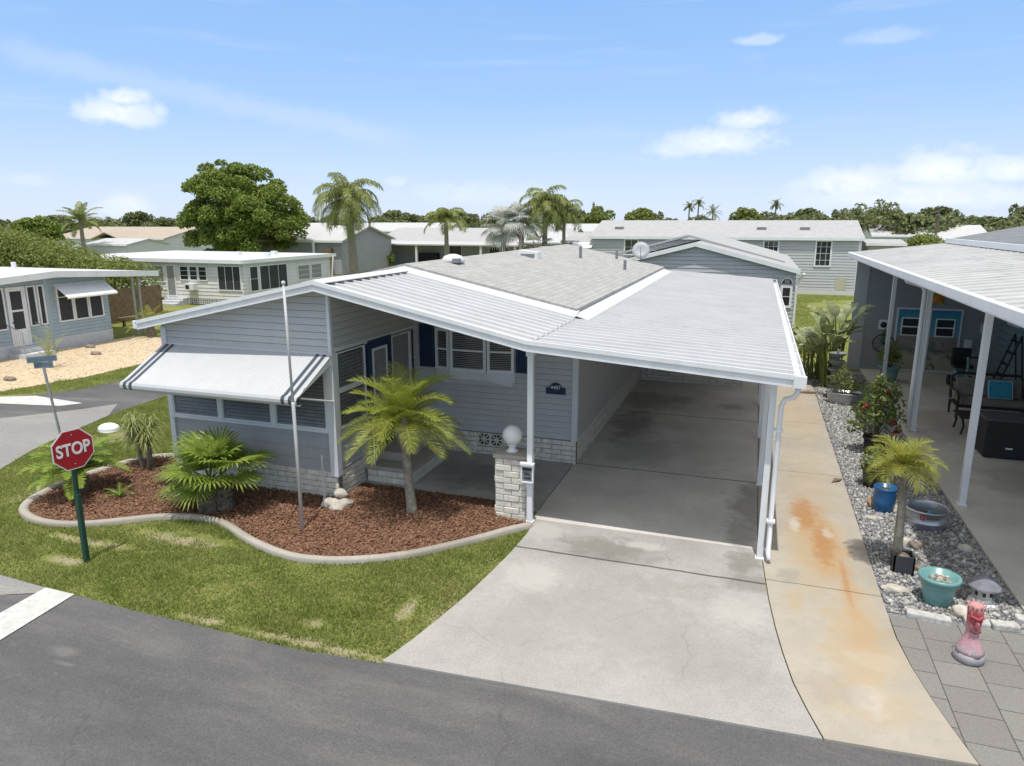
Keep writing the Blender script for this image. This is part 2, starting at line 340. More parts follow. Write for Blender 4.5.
# ------------------------------------------------------------------ mesh builder
class MB:
    def __init__(s): s.v = []; s.f = []
    def add(s, vs, fs):
        o = len(s.v); s.v += [tuple(map(float, p)) for p in vs]; s.f += [tuple(i+o for i in f) for f in fs]; return s
    def box(s, x0, x1, y0, y1, z0, z1):
        vs = [(x, y, z) for z in (z0, z1) for y in (y0, y1) for x in (x0, x1)]
        return s.add(vs, [(0, 2, 3, 1), (4, 5, 7, 6), (0, 1, 5, 4), (2, 6, 7, 3), (0, 4, 6, 2), (1, 3, 7, 5)])
    def hexa(s, p):   # 8 pts: bottom 4 ccw then top 4 ccw
        return s.add(p, [(3, 2, 1, 0), (4, 5, 6, 7), (0, 1, 5, 4), (1, 2, 6, 5), (2, 3, 7, 6), (3, 0, 4, 7)])
    def prism(s, pts, z0, z1):
        n = len(pts)
        return s.add([(x, y, z0) for x, y in pts] + [(x, y, z1) for x, y in pts],
                     [tuple(range(n-1, -1, -1)), tuple(range(n, 2*n))] + [(i, (i+1) % n, n+(i+1) % n, n+i) for i in range(n)])
    def tube(s, pts, rad, n=8, caps=True):
        pts = [Vector(p) for p in pts]; k = len(pts)
        if not hasattr(rad, '__len__'): rad = [rad]*k
        o = len(s.v); prev = None
        for i, p in enumerate(pts):
            d = (pts[min(i+1, k-1)]-pts[max(i-1, 0)])
            if d.length < 1e-9: d = Vector((0, 0, 1))
            d.normalize()
            a = prev if prev is not None else (Vector((1, 0, 0)) if abs(d.z) > .8 else Vector((0, 0, 1)))
            a = (a-d*a.dot(d)).normalized(); b = d.cross(a); prev = a
            for j in range(n):
                t = 2*math.pi*j/n; q = p+(a*math.cos(t)+b*math.sin(t))*rad[i]
                s.v.append(tuple(q))
        for i in range(k-1):
            for j in range(n):
                s.f.append((o+i*n+j, o+i*n+(j+1) % n, o+(i+1)*n+(j+1) % n, o+(i+1)*n+j))
        if caps:
            s.f.append(tuple(o+j for j in range(n-1, -1, -1))); s.f.append(tuple(o+(k-1)*n+j for j in range(n)))
        return s
    def lathe(s, prof, c=(0, 0, 0), n=24, sx=1, sy=1, wob=0):
        o = len(s.v); k = len(prof)
        for r, z in prof:
            for j in range(n):
                t = 2*math.pi*j/n; w = 1+wob*math.sin(j*2.399*3)
                s.v.append((c[0]+r*sx*w*math.cos(t), c[1]+r*sy*w*math.sin(t), c[2]+z))
        for i in range(k-1):
            for j in range(n):
                s.f.append((o+i*n+j, o+i*n+(j+1) % n, o+(i+1)*n+(j+1) % n, o+(i+1)*n+j))
        if prof[0][0] > 1e-4: s.f.append(tuple(o+j for j in range(n-1, -1, -1)))
        if prof[-1][0] > 1e-4: s.f.append(tuple(o+(k-1)*n+j for j in range(n)))
        return s
    def ball(s, c, r, n=16, m=10, jit=0, rz=None):
        prof = []
        for i in range(m+1):
            a = -math.pi/2+math.pi*i/m; prof.append((max(1e-5, math.cos(a)), math.sin(a)))
        o = len(s.v)
        rr = r if hasattr(r, '__len__') else (r, r, r)
        ph = [random.uniform(0, 6) for _ in range(4)]
        for q, z in prof:
            for j in range(n):
                t = 2*math.pi*j/n; x, y = q*math.cos(t), q*math.sin(t)
                w = 1+jit*(math.sin(3*x+ph[0])*math.cos(2.7*y+ph[1])+.5*math.sin(5*z+4*x+ph[2])+.4*math.sin(7*y+ph[3]))
                s.v.append((c[0]+x*rr[0]*w, c[1]+y*rr[1]*w, c[2]+z*rr[2]*w))
        for i in range(m):
            for j in range(n):
                s.f.append((o+i*n+j, o+i*n+(j+1) % n, o+(i+1)*n+(j+1) % n, o+(i+1)*n+j))
        return s
    def wb(s, W, s0, s1, z0, z1, d0, d1):   # box in wall coordinates
        P = W.pt
        return s.hexa([P(s0, z0, d0), P(s1, z0, d0), P(s1, z0, d1), P(s0, z0, d1), P(s0, z1, d0), P(s1, z1, d0), P(s1, z1, d1), P(s0, z1, d1)])
    def wframe(s, W, s0, s1, z0, z1, t, d0, d1, nx=1, nz=1, bar=.02):
        s.wb(W, s0, s1, z0, z0+t, d0, d1); s.wb(W, s0, s1, z1-t, z1, d0, d1)
        s.wb(W, s0, s0+t, z0+t, z1-t, d0, d1); s.wb(W, s1-t, s1, z0+t, z1-t, d0, d1)
        for i in range(1, nx):
            c = s0+(s1-s0)*i/nx; s.wb(W, c-bar/2, c+bar/2, z0+t, z1-t, d0, d1-.004)
        for i in range(1, nz):
            c = z0+(z1-z0)*i/nz; s.wb(W, s0+t, s1-t, c-bar/2, c+bar/2, d0, d1-.007)
        return s
    def build(s, name, mat, parent=None, smooth=False, bevel=0):
        off = root_loc(parent)
        me = bpy.data.meshes.new(name)
        me.from_pydata([(x-off[0], y-off[1], z-off[2]) for x, y, z in s.v], [], s.f)
        return link(name, me, mat, parent, smooth, bevel)

def link(name, me, mat, parent=None, smooth=False, bevel=0):
    if mat: me.materials.append(mat)
    if smooth:
        me.polygons.foreach_set('use_smooth', [True]*len(me.polygons))
    o = bpy.data.objects.new(name, me); COL.objects.link(o)
    if parent: o.parent = parent
    if bevel:
        b = o.modifiers.new('bevel', 'BEVEL'); b.width = bevel; b.segments = 2; b.limit_method = 'ANGLE'
    return o

def npmesh(name, V, F, mat, parent=None, smooth=False):
    """V (n,3) world coordinates, F (m,k) constant-size faces"""
    V = np.asarray(V, dtype=np.float32) - np.array(root_loc(parent), dtype=np.float32)
    F = np.asarray(F, dtype=np.int32); m, k = F.shape
    me = bpy.data.meshes.new(name)
    me.vertices.add(len(V)); me.vertices.foreach_set('co', V.ravel())
    me.loops.add(m*k); me.loops.foreach_set('vertex_index', F.ravel())
    me.polygons.add(m)
    me.polygons.foreach_set('loop_start', np.arange(0, m*k, k, dtype=np.int32))
    me.polygons.foreach_set('loop_total', np.full(m, k, dtype=np.int32))
    me.update(calc_edges=True); me.validate()
    return link(name, me, mat, parent, smooth)

def root_loc(p):
    v = Vector((0, 0, 0))
    while p is not None:
        v += p.location; p = p.parent
    return tuple(v)

class Wall:
    """wall frame: o origin (x,y), direction angle of its right hand seen from outside"""
    def __init__(s, a, b):
        a = Vector((a[0], a[1], 0)); b = Vector((b[0], b[1], 0))
        s.a = a; s.r = (b-a).normalized(); s.L = (b-a).length
        s.n = s.r.cross(Vector((0, 0, 1)))
    def pt(s, t, z, d=0):
        p = s.a+s.r*t+s.n*d; return (p.x, p.y, z)

def tag(o, label=None, cat=None, group=None, kind=None):
    if label: o['label'] = label
    if cat: o['category'] = cat
    if group: o['group'] = group
    if kind: o['kind'] = kind
    return o
def thing(name, loc, label, cat, group=None):
    o = bpy.data.objects.new(name, None); COL.objects.link(o); o.location = loc
    o.empty_display_size = .2
    return tag(o, label, cat, group)
def copy_tree(o, parent=None):
    c = o.copy(); COL.objects.link(c); c.parent = parent
    for ch in list(o.children): copy_tree(ch, c)
    return c

def lap(mb, W, z0, ta, tb=None, board=.115, thick=.02, s0=0, s1=None):
    """lapped boards over wall W between s0..s1 from z0 up to a top running from ta to tb, each with a shadow groove below"""
    s1 = W.L if s1 is None else s1; tb = ta if tb is None else tb
    top = lambda s: ta+(tb-ta)*(s-s0)/(s1-s0)
    z = z0; gr = board*.075
    while z < max(ta, tb)-1e-4:
        zh = z+board; zl = z+gr
        poly = [(s0, zl), (s1, zl), (s1, zh), (s0, zh)]
        out = []
        for i in range(4):
            p, q = poly[i], poly[(i+1) % 4]
            fp, fq = top(p[0])-p[1], top(q[0])-q[1]
            if fp >= 0: out.append(p)
            if (fp >= 0) != (fq >= 0):
                t = fp/(fp-fq); out.append((p[0]+(q[0]-p[0])*t, p[1]+(q[1]-p[1])*t))
        if len(out) >= 3:
            mb.add([W.pt(s, zz, thick*(zh-zz)/board+.001) for s, zz in out], [tuple(range(len(out)))])
            xs = [s for s, zz in out if zz < zl+1e-5]
            if len(xs) >= 2:
                a, b = min(xs), max(xs)
                mb.add([W.pt(a, zl, -.028), W.pt(b, zl, -.028), W.pt(b, zl, thick*(1-gr/board)+.001), W.pt(a, zl, thick*(1-gr/board)+.001)], [(0, 1, 2, 3)])
                mb.add([W.pt(a, z, 0), W.pt(b, z, 0), W.pt(b, z, -.028), W.pt(a, z, -.028)], [(0, 1, 2, 3)])
        z = zh

def bricks(name, W, z0, z1, parent, course=.1, length=.4, s0=0, s1=None, dep=.10, rough=.012, wraps=0):
    s1 = W.L if s1 is None else s1
    back = MB().wb(W, s0+.004, s1-.004, z0, z1-.006, -dep, -.006)
    bk = MB(); nc = max(1, round((z1-z0)/course)); h = (z1-z0)/nc
    for i in range(nc):
        s = s0-(length/2 if i % 2 else 0)
        while s < s1-.01:
            a, b = max(s, s0)+.004, min(s+length, s1)-.004
            if b-a > .02:
                d = random.uniform(0, rough)
                bk.wb(W, a, b, z0+i*h+.005, z0+(i+1)*h-.005, -.03, .012+d)
            s += length
    o = bk.build(name, m_brick, parent, bevel=.006)
    back.build('mortar_backing', m_mortar, o)
    return o

def window(W, s0, s1, z0, z1, parent, d=.02, t=.05, nx=1, nz=1, louver=False, pane=None, fmat=None, name='window'):
    d = max(d, .03) if d else d
    f = MB().wframe(W, s0, s1, z0, z1, t, -.02, d+.03, nx, nz).build(name, fmat or m_white, parent)
    MB().wb(W, s0+t*.5, s1-t*.5, z0+t*.5, z1-t*.5, -.02, d).build('pane', pane or m_glass, f)
    if louver:
        m = MB(); z = z0+t+.03
        while z < z1-t-.01:
            P = W.pt
            m.add([P(s0+t, z-.035, d+.024), P(s1-t, z-.035, d+.024), P(s1-t, z+.012, d+.004), P(s0+t, z+.012, d+.004)], [(0, 1, 2, 3)])
            z += .062
        m.build('louvres', m_louver if louver is True else louver, f)
    return f

def slab(mb, pts, th):
    """roof slab from a polygon of 3D points, thickened downwards"""
    n = len(pts)
    mb.add(list(pts)+[(x, y, z-th) for x, y, z in pts],
           [tuple(range(n)), tuple(range(2*n-1, n-1, -1))]+[(i, n+i, n+(i+1) % n, (i+1) % n) for i in range(n)])
    return mb

def panroof(mb, x0, z0, x1, z1, y0, y1, sp=.2, rh=.028, th=.03):
    """metal pans whose ribs run along x from (x0,z0) to (x1,z1)"""
    prof = []; y = y0
    while y < y1-1e-4:
        e = min(y+sp, y1)
        prof += [(y, rh), (y+.03, rh), (y+.04, 0), (y+sp*.52, 0), (y+sp*.55, rh*.4), (y+sp*.6, rh*.4), (y+sp*.63, 0), (e-.008, 0)]; y = e
    prof.append((y1, rh))
    prof = [(min(a, y1), b) for a, b in prof]
    o = len(mb.v); n = len(prof)
    for x, z in ((x0, z0), (x1, z1)):
        mb.v += [(x, a, z+b) for a, b in prof]+[(x, a, z-th) for a, b in ((y0, 0), (y1, 0))]
    k = n+2
    for i in range(n-1): mb.f.append((o+i, o+i+1, o+k+i+1, o+k+i))
    mb.f.append((o+n, o+k+n, o+k+n+1, o+n+1))
    mb.f.append((o, o+k, o+k+n, o+n)); mb.f.append((o+n-1, o+n+1, o+k+n+1, o+k+n-1))
    for q in (0, k):
        mb.f.append(tuple([o+q+i for i in range(n)]+[o+q+n+1, o+q+n]))
    return mb

def text_obj(name, body, size, M, mat, parent, sx=1.0, bold=.0, extr=.002):
    cu = bpy.data.curves.new(name, 'FONT'); cu.body = body; cu.size = size; cu.align_x = 'CENTER'; cu.align_y = 'CENTER'
    cu.extrude = extr; cu.offset = bold
    tmp = bpy.data.objects.new(name+'_src', cu); COL.objects.link(tmp)
    dg = bpy.context.evaluated_depsgraph_get(); dg.update()
    me = bpy.data.meshes.new_from_object(tmp.evaluated_get(dg)); me.name = name
    bpy.data.objects.remove(tmp); bpy.data.curves.remove(cu)
    off = root_loc(parent)
    me.transform(Matrix.Translation((-off[0], -off[1], -off[2])) @ M @ Matrix.Diagonal((sx, 1, 1, 1)))
    return link(name, me, mat, parent)
def wall_matrix(W, s, z, d):
    p = W.pt(s, z, d); r, n = W.r, W.n
    return Matrix(((r.x, 0, n.x, p[0]), (r.y, 0, n.y, p[1]), (0, 1, 0, p[2]), (0, 0, 0, 1)))

# ------------------------------------------------------------------ foliage
def leaf_quads(P, Nn, size, aspect=.5, rng=RNG, jit=.7, fold=.0):
    n = len(P); Nn = Nn+rng.normal(0, jit, (n, 3)); Nn /= np.linalg.norm(Nn, axis=1)[:, None]
    T = np.cross(Nn, rng.normal(0, 1, (n, 3))); T /= np.linalg.norm(T, axis=1)[:, None]
    B = np.cross(Nn, T); sz = (size*rng.uniform(.6, 1.3, n))[:, None]
    V = np.stack([P-T*sz, P-B*sz*aspect, P+T*sz, P+B*sz*aspect], 1).reshape(-1, 3)
    return V, np.arange(4*n).reshape(-1, 4)
def blob_points(c, r, n, rng=RNG, inner=.55, lower=-.6):
    d = rng.normal(0, 1, (n, 3)); d /= np.linalg.norm(d, axis=1)[:, None]
    d[:, 2] = np.where(d[:, 2] < lower, -d[:, 2], d[:, 2])
    rad = (rng.uniform(inner**3, 1, n)**(1/3))[:, None]
    return np.array(c)+d*rad*np.array(r), d
def crown_mesh(bl, per, size, aspect=.55, rng=RNG, inner=.5, jit=.7):
    Vs = []
    for c, r in bl:
        rr = r if hasattr(r, '__len__') else (r, r, r)
        n = max(20, int(per*(rr[0]*rr[2])))
        P, d = blob_points(c, rr, n, rng, inner)
        V, _ = leaf_quads(P, d, size, aspect, rng, jit); Vs.append(V)
    V = np.concatenate(Vs); return V, np.arange(len(V)).reshape(-1, 4)

def frond_strips(base, az, el, L, droop, nl, ll, lw, rng=RNG, sag=.5, start=.12, fwd=.55, vshape=.35, taper=True):
    """one feather frond: rachis points, and leaflet triangles/quads as arrays (5 verts -> 2 faces padded to quads)"""
    base = np.array(base); h = np.array([math.cos(az), math.sin(az), 0.]); up = np.array([0, 0, 1.])
    ts = np.linspace(0, 1, 12); pts = []; p = base.copy(); ang = el
    for i, t in enumerate(ts):
        pts.append(p.copy()); a = el-droop*(t**1.35)
        p = p+(h*math.cos(a)+up*math.sin(a))*L/11
    pts = np.array(pts)
    side = np.cross(h, up); V = []
    for t in np.linspace(start, .99, nl):
        i = t*11; k = min(int(i), 10); f = i-k
        q = pts[k]*(1-f)+pts[k+1]*f; tg = pts[k+1]-pts[k]; tg /= np.linalg.norm(tg)
        nn = np.cross(side, tg); nn = nn if nn[2] > 0 else -nn
        prof = math.sin(math.pi*min(1, (.12+t*.86)))**.6 if taper else 1
        for s in (-1, 1):
            l = ll*prof*rng.uniform(.85, 1.12)
            d = side*s*(1-fwd*.5*t)+tg*fwd*(0.5+t)+nn*vshape+rng.normal(0, .07, 3); d /= np.linalg.norm(d)
            m = q+d*l*.55; e = q+d*l*.96+np.array([0, 0, -sag*l*rng.uniform(.7, 1.2)])*.7
            m[2] -= sag*l*.12
            w = tg*lw*.5
            V.append([q-w*.5, m-w, m+w, q+w*.5]); V.append([m-w, e, e+tg*.001, m+w])
    return pts, np.array(V).reshape(-1, 3)

def feather_palm(root, crown_c, nf, L, nl, ll, lw, lmat, rach_mat, rng, els=(-.2, 1.3), droop=(.9, 1.6), sag=.5, name='frond', vshape=.35, fwd=.55, rr=.012, cap=None):
    for i in range(nf):
        az = i*2.39996+rng.uniform(-.25, .25); u = (i+.5)/nf
        el = els[1]+(els[0]-els[1])*u+rng.uniform(-.1, .1)
        dr = droop[0]+(droop[1]-droop[0])*rng.uniform(0, 1)
        if cap is not None: dr = min(dr, el+cap)
        pts, V = frond_strips(crown_c, az, el, L*rng.uniform(.85, 1.1), dr, nl, ll, lw, rng, sag, vshape=vshape, fwd=fwd)
        f = npmesh(name, V, np.arange(len(V)).reshape(-1, 4), lmat, root)
        MB().tube(pts, list(np.linspace(rr, rr*.25, 12)), 5).build('frond_stem', rach_mat, f)

def fan_leaf(base, az, el, petl, rad, nseg, rng=RNG, droop=.35, span=2.5):
    base = np.array(base); h = np.array([math.cos(az), math.sin(az), 0]); up = np.array([0, 0, 1.])
    d0 = h*math.cos(el)+up*math.sin(el)
    hub = base+d0*petl+np.array([0, 0, -.08*petl])
    a2 = el-.45; d = h*math.cos(a2)+up*math.sin(a2)           # leaf axis tips outwards
    side = np.cross(d, up); side /= np.linalg.norm(side); nrm = np.cross(side, d)
    V = []
    for i in range(nseg):
        t = -span/2+span*i/(nseg-1); dl = span/(nseg-1)*.52
        l = rad*(.72+.28*math.cos(t*.9))*rng.uniform(.92, 1.06)
        def dr(x): return d*math.cos(x)+side*math.sin(x)
        c = dr(t); fold = nrm*(.02*(1 if i % 2 else -1))
        a, b = hub+dr(t-dl)*l*.42+fold, hub+dr(t+dl)*l*.42-fold
        hb = hub+c*.02
        m1, m2 = hub+dr(t-dl*.55)*l*.75, hub+dr(t+dl*.55)*l*.75
        m1[2] -= droop*l*.08; m2[2] -= droop*l*.08
        e = hub+c*l; e[2] -= droop*l*rng.uniform(.2, .5)
        V += [hb, a, b, hb+c*.001, a, m1, m2, b, m1, e, e+side*.001, m2]
    return hub, np.array(V)

# ------------------------------------------------------------------ camera
H = 4.6
th = math.atan(162/710); yaw = R(18.74)
Fh = Vector((-math.sin(yaw), math.cos(yaw), 0)); Rt = Vector((math.cos(yaw), math.sin(yaw), 0)); Z = Vector((0, 0, 1))
F = Fh*math.cos(th)-Z*math.sin(th); U = Fh*math.sin(th)+Z*math.cos(th)
cam = bpy.data.cameras.new('camera'); camo = bpy.data.objects.new('camera', cam); COL.objects.link(camo)
cam.sensor_width = 36; cam.lens = 36*710/1024; cam.clip_end = 6000; cam.clip_start = .1
camo.matrix_world = Matrix(((Rt.x, U.x, -F.x, 0), (Rt.y, U.y, -F.y, 0), (Rt.z, U.z, -F.z, H), (0, 0, 0, 1)))
scene.camera = camo

# ------------------------------------------------------------------ light and sky
SD = Vector((-.045, .27, -1)).normalized()
sun = bpy.data.lights.new('sun', 'SUN'); sun.energy = 3.0; sun.angle = R(.55); sun.color = (1, .97, .92)
so = bpy.data.objects.new('sun', sun); COL.objects.link(so); so.rotation_euler = SD.to_track_quat('-Z', 'Y').to_euler()
so.location = (10, -20, 60)
w = bpy.data.worlds.new('World'); scene.world = w; w.use_nodes = True
g = N(w.node_tree); bg = w.node_tree.nodes['Background']
sky = g.new('ShaderNodeTexSky', sky_type='NISHITA'); sky.sun_disc = False
sky.sun_elevation = math.asin(-SD.z); sky.sun_rotation = math.atan2(-SD.x, -SD.y)
sky.air_density = 1.0; sky.dust_density = .3; sky.ozone_density = 2.0; sky.altitude = 0
gen = g.new('ShaderNodeTexCoord').outputs['Generated']
s = g.sep(gen)
az = g.math('MULTIPLY', g.math('ARCTAN2', s[0], s[1]), 57.2958); el = g.math('MULTIPLY', g.math('ARCSINE', s[2]), 57.2958)
cv = g.new('ShaderNodeCombineXYZ'); g.l.new(az, cv.inputs[0]); g.l.new(g.math('MULTIPLY', el, 1.25), cv.inputs[1])
n1 = g.noise(cv.outputs[0], .55, 8, .58, .15); n2 = g.noise(cv.outputs[0], .16, 5, .55, .4)
nn = g.math('MULTIPLY', g.math('SUBTRACT', n1, .5), 2.1)
# cumulus puffs: azimuth, elevation, half width, half height, strength
CL = [(-46.4, 7.0, 2.9, 1.1, .95), (-46.0, 8.0, 1.5, .8, .9), (-43.9, 7.3, .7, .5, .6), (-3.4, 5.6, 4.2, 1.2, .85), (-1.3, 7.1, 2.4, .8, .85), (-6.6, 5.2, 2.2, .9, .6),
      (5.8, 2.5, 3.6, 1.3, .95), (11.3, 3.2, 3.4, 1.5, 1), (15.2, 3.1, 2.2, 1.1, .9), (10.5, 1.6, 9, 1.2, .75), (-46.6, .9, 1.7, 1.2, .7), (-27.6, 2.9, 1.0, .5, .4),
      (-40, 2.4, 1.0, .4, .3), (-52, 2.6, 1.6, .6, .25), (-21, 2.0, 7, 1.1, .35), (-1, 12.3, 1.9, .4, .5), (7.2, 11.8, 2.6, .6, .3), (-8, 15.8, 5, .5, .35), (2, 15.7, 4, .5, .5),
      (33, 5, 6, 2.5, .9), (60, 8, 9, 4, .9), (-80, 7, 9, 3, .9), (-110, 12, 14, 5, .9), (120, 14, 14, 5, .9), (170, 20, 18, 7, .9)]
tot = None
for a, e, wx, wy, k in CL:
    dx = g.math('DIVIDE', g.math('SUBTRACT', az, a), wx)
    dy = g.math('DIVIDE', g.math('SUBTRACT', el, e), wy)
    # flatter bases: compress below the centre
    dy = g.math('MULTIPLY', dy, g.math('ADD', 1.0, g.math('MULTIPLY', g.math('LESS_THAN', dy, 0.0), .35)))
    d = g.math('SQRT', g.math('ADD', g.math('MULTIPLY', dx, dx), g.math('MULTIPLY', dy, dy)))
    v = g.math('MULTIPLY', g.math('SUBTRACT', 1, g.smooth(g.math('ADD', d, nn), .3, 1.25)), k*.92)
    tot = v if tot is None else g.math('MAXIMUM', tot, v)
# long thin cirrus streaks
cs = g.new('ShaderNodeMapping'); cs.inputs['Rotation'].default_value = (0, 0, R(14)); cs.inputs['Scale'].default_value = (.05, .4, 1); g.l.new(cv.outputs[0], cs.inputs[0])
ci = g.math('MULTIPLY', g.smooth(g.noise(cs.outputs[0], 1.2, 6, .55, .3), .52, .8), .34)
ci = g.math('MULTIPLY', ci, g.smooth(el, 0, 6))
streak = g.math('ABSOLUTE', g.math('ADD', g.math('SUBTRACT', el, 7.6), g.math('MULTIPLY', g.math('ADD', az, 36), .17)))
streak = g.math('MULTIPLY', g.math('SUBTRACT', 1, g.smooth(g.math('ADD', streak, g.math('MULTIPLY', nn, .8)), .1, 1.3)), g.math('MULTIPLY', g.math('SUBTRACT', 1, g.smooth(g.math('ABSOLUTE', g.math('ADD', az, 40)), 10, 15)), .32))
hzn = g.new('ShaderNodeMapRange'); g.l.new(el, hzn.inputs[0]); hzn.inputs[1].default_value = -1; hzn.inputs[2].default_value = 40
air_fill = g.ramp(hzn.outputs[0], [(0, (.385, .44, .55)), (.10, (.315, .40, .555)), (.24, (.21, .335, .545)), (.42, (.155, .29, .53)), (.62, (.33, .39, .46)), (1, (.56, .535, .50))])  # last stops, above the view, are raised and neutral to add fill light
air_fill = g.mix(1, air_fill, (10, 10, 10), 'MULTIPLY'); air_fill.node.clamp_result = False
veil = g.math('MAXIMUM', ci, streak)
skyc = g.mix(.86, sky.outputs[0], air_fill)
skyc = g.mix(veil, skyc, (4.0, 4.6, 5.6))
skyc = g.mix(tot, skyc, g.mix(g.smooth(n1, .35, .7), (4.6, 5.1, 5.8), (5.8, 5.95, 6.15)))
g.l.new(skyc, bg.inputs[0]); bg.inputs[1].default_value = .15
scene.view_settings.view_transform = 'Standard'; scene.view_settings.look = 'None'
scene.view_settings.exposure = .3; scene.view_settings.gamma = 1

# ------------------------------------------------------------------ ground, roads, slabs
def struct(name, mb, mat): return tag(mb.build(name, mat), kind='structure')
struct('ground', MB().add([(-1500, -300, 0), (1500, -300, 0), (1500, 2500, 0), (-1500, 2500, 0)], [(0, 1, 2, 3)]), m_ground)
def sheet(name, pts, z, mat): return struct(name, MB().add([(x, y, z) for x, y in pts], [tuple(range(len(pts)))]), mat)
FRONT = [(-9.3, 6.02), (-8.6, 5.965), (-7.84, 5.93), (-6.9, 5.885), (-5.85, 5.87), (-5, 5.84), (-4.44, 5.84), (-3.46, 5.91), (-1.5, 6.02), (.89, 6.155), (2.13, 6.24), (4, 6.33), (9, 6.6), (40, 8)]
sheet('road', FRONT + [(40, -6), (-9.3, -6), (-9.3, 4.0), (-7.75, 4.95)][:2] + [(-60, -6), (-60, 5.2), (-12.5, 5.6)], .006, m_road)
sheet('side_road', [(-9.2, 6.0), (-9.75, 6.15), (-11.2, 6.95), (-13.28, 8.96), (-13.8, 10.0), (-14.1, 10.9), (-14.65, 13.0), (-14.8, 14.7), (-15.2, 18), (-16.2, 30), (-17.5, 46), (-21.6, 46), (-20, 30), (-18.1, 19), (-17.4, 16.3), (-17.9, 14), (-18.9, 13), (-24, 11), (-40, 9), (-40, 5.2), (-12, 5.0), (-8.6, 5.6)], .010, m_road)
sheet('worn_road_patch', [(-9.2, 5.99), (-9.75, 6.14), (-11.2, 6.95), (-13.28, 8.96), (-13.8, 10.0), (-14.1, 10.9), (-14.6, 12.6), (-15.3, 13.5), (-15.7, 12.8), (-16.9, 11.4), (-22, 9.5), (-30, 8.6), (-30, 6), (-12, 5.15), (-8.85, 5.55), (-8.2, 5.86), (-8.25, 5.93)], .014, m_road_old)
sheet('stop_line_marking', [(-8.33, 5.935), (-7.83, 5.925), (-7.72, 4.85), (-7.5, 4.3), (-8.1, 4.3), (-8.28, 5.25)], .018, m_paint)
sheet('far_stop_line_marking', [(-19.0, 13.0), (-18.1, 13.45), (-16.2, 13.25), (-16.5, 12.85), (-18.4, 12.5), (-19.5, 12.3)], .018, m_paint)
struct('driveway', MB().prism([(-2.99, 9.98), (-2.96, 9.44), (-3.0, 8.7), (-3.06, 8.1), (-3.14, 7.45), (-3.24, 6.89), (-3.34, 6.4), (-3.47, 5.915), (-1.5, 6.025), (.88, 6.16), (.76, 6.55), (.655, 6.94), (.57, 7.45), (.505, 7.94), (.44, 8.6), (.40, 9.2), (.37, 9.66), (.31, 9.98)], -.1, .030), m_drive)
struct('carport_slab', MB().prism([(-3.05, 9.984), (.31, 9.984), (.31, 26), (-3.05, 26)], -.1, .028), m_slab)
struct('walkway', MB().prism([(.385, 9.66), (.412, 9.2), (.452, 8.6), (.518, 7.94), (.583, 7.45), (.668, 6.94), (.773, 6.55), (.895, 6.16), (2.13, 6.245), (2.02, 6.7), (1.93, 7.12), (1.85, 7.6), (1.79, 8.16), (1.78, 9.2), (1.77, 25.5), (.322, 25.5), (.322, 9.98)], -.1, .034), m_walk)
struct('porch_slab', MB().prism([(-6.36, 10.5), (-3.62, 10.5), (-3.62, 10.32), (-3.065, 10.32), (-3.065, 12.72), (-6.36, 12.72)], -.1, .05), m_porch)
struct('patio', MB().prism([(3.35, 8.86), (9, 8.9), (9, 24.5), (3.35, 24.5)], -.1, .05), m_patio)
struct('paver_court', MB().prism([(2.145, 6.26), (2.035, 6.7), (1.945, 7.12), (1.865, 7.6), (1.81, 8.16), (1.80, 8.66), (9, 9.0), (9, 6.6), (4, 6.34)], -.1, .02), m_paver)
struct('gravel_bed', MB().add([(x, y, .012) for x, y in [(1.77, 8.6), (3.36, 8.7), (3.36, 24), (1.77, 24)]], [(0, 1, 2, 3)]), m_gravbase)
KERB = [(-3.0, 9.72), (-3.3, 9.4), (-3.57, 9.05), (-4.0, 8.56), (-4.42, 8.16), (-5.01, 7.82), (-5.55, 7.67), (-6.05, 7.69), (-6.73, 7.90), (-7.31, 8.17), (-7.71, 8.30), (-8.2, 8.29), (-8.64, 8.13), (-9.0, 7.89), (-9.39, 7.62), (-9.87, 7.43), (-10.41, 7.43), (-10.91, 7.62), (-11.2, 7.96), (-11.36, 8.43), (-11.41, 8.8), (-11.40, 9.22), (-11.33, 9.66), (-11.22, 10.1), (-10.9, 10.5), (-10.3, 10.66), (-9.9, 10.7)]
struct('mulch_bed', MB().add([(x, y, .03) for x, y in KERB+[(-9.8, 9.7), (-6.36, 9.7), (-6.36, 10.5), (-3.62, 10.5), (-3.62, 9.85), (-3.0, 9.85)]], [tuple(range(len(KERB)+6))]), m_mulchbase)
# rounded concrete edging swept along the bed
def sweep(path, prof):
    mb = MB(); k = len(prof); pts = [Vector((*p, 0)) for p in path]
    for i, p in enumerate(pts):
        d = (pts[min(i+1, len(pts)-1)]-pts[max(i-1, 0)]).normalized(); n = Vector((d.y, -d.x, 0))
        for a, z in prof: q = p+n*a; mb.v.append((q.x, q.y, z))
    for i in range(len(pts)-1):
        for j in range(k-1): mb.f.append((i*k+j, i*k+j+1, (i+1)*k+j+1, (i+1)*k+j))
    mb.f.append(tuple(range(k-1, -1, -1))); mb.f.append(tuple((len(pts)-1)*k+j for j in range(k)))
    return mb
def smooth_path(p, n=5):
    out = []; q = [p[0]]+list(p)+[p[-1]]
    for i in range(1, len(q)-2):
        for k in range(n):
            t = k/n; a = [np.array(q[i+j]) for j in (-1, 0, 1, 2)]
            out.append(tuple(.5*((2*a[1])+(-a[0]+a[2])*t+(2*a[0]-5*a[1]+4*a[2]-a[3])*t*t+(-a[0]+3*a[1]-3*a[2]+a[3])*t**3)))
    return out+[p[-1]]
ke = sweep(smooth_path(KERB), [(-.07, -.02), (-.07, .06), (-.055, .082), (-.02, .092), (.02, .088), (.055, .068), (.08, .025), (.085, -.02)]).build('bed_edging', m_kerb, smooth=True)
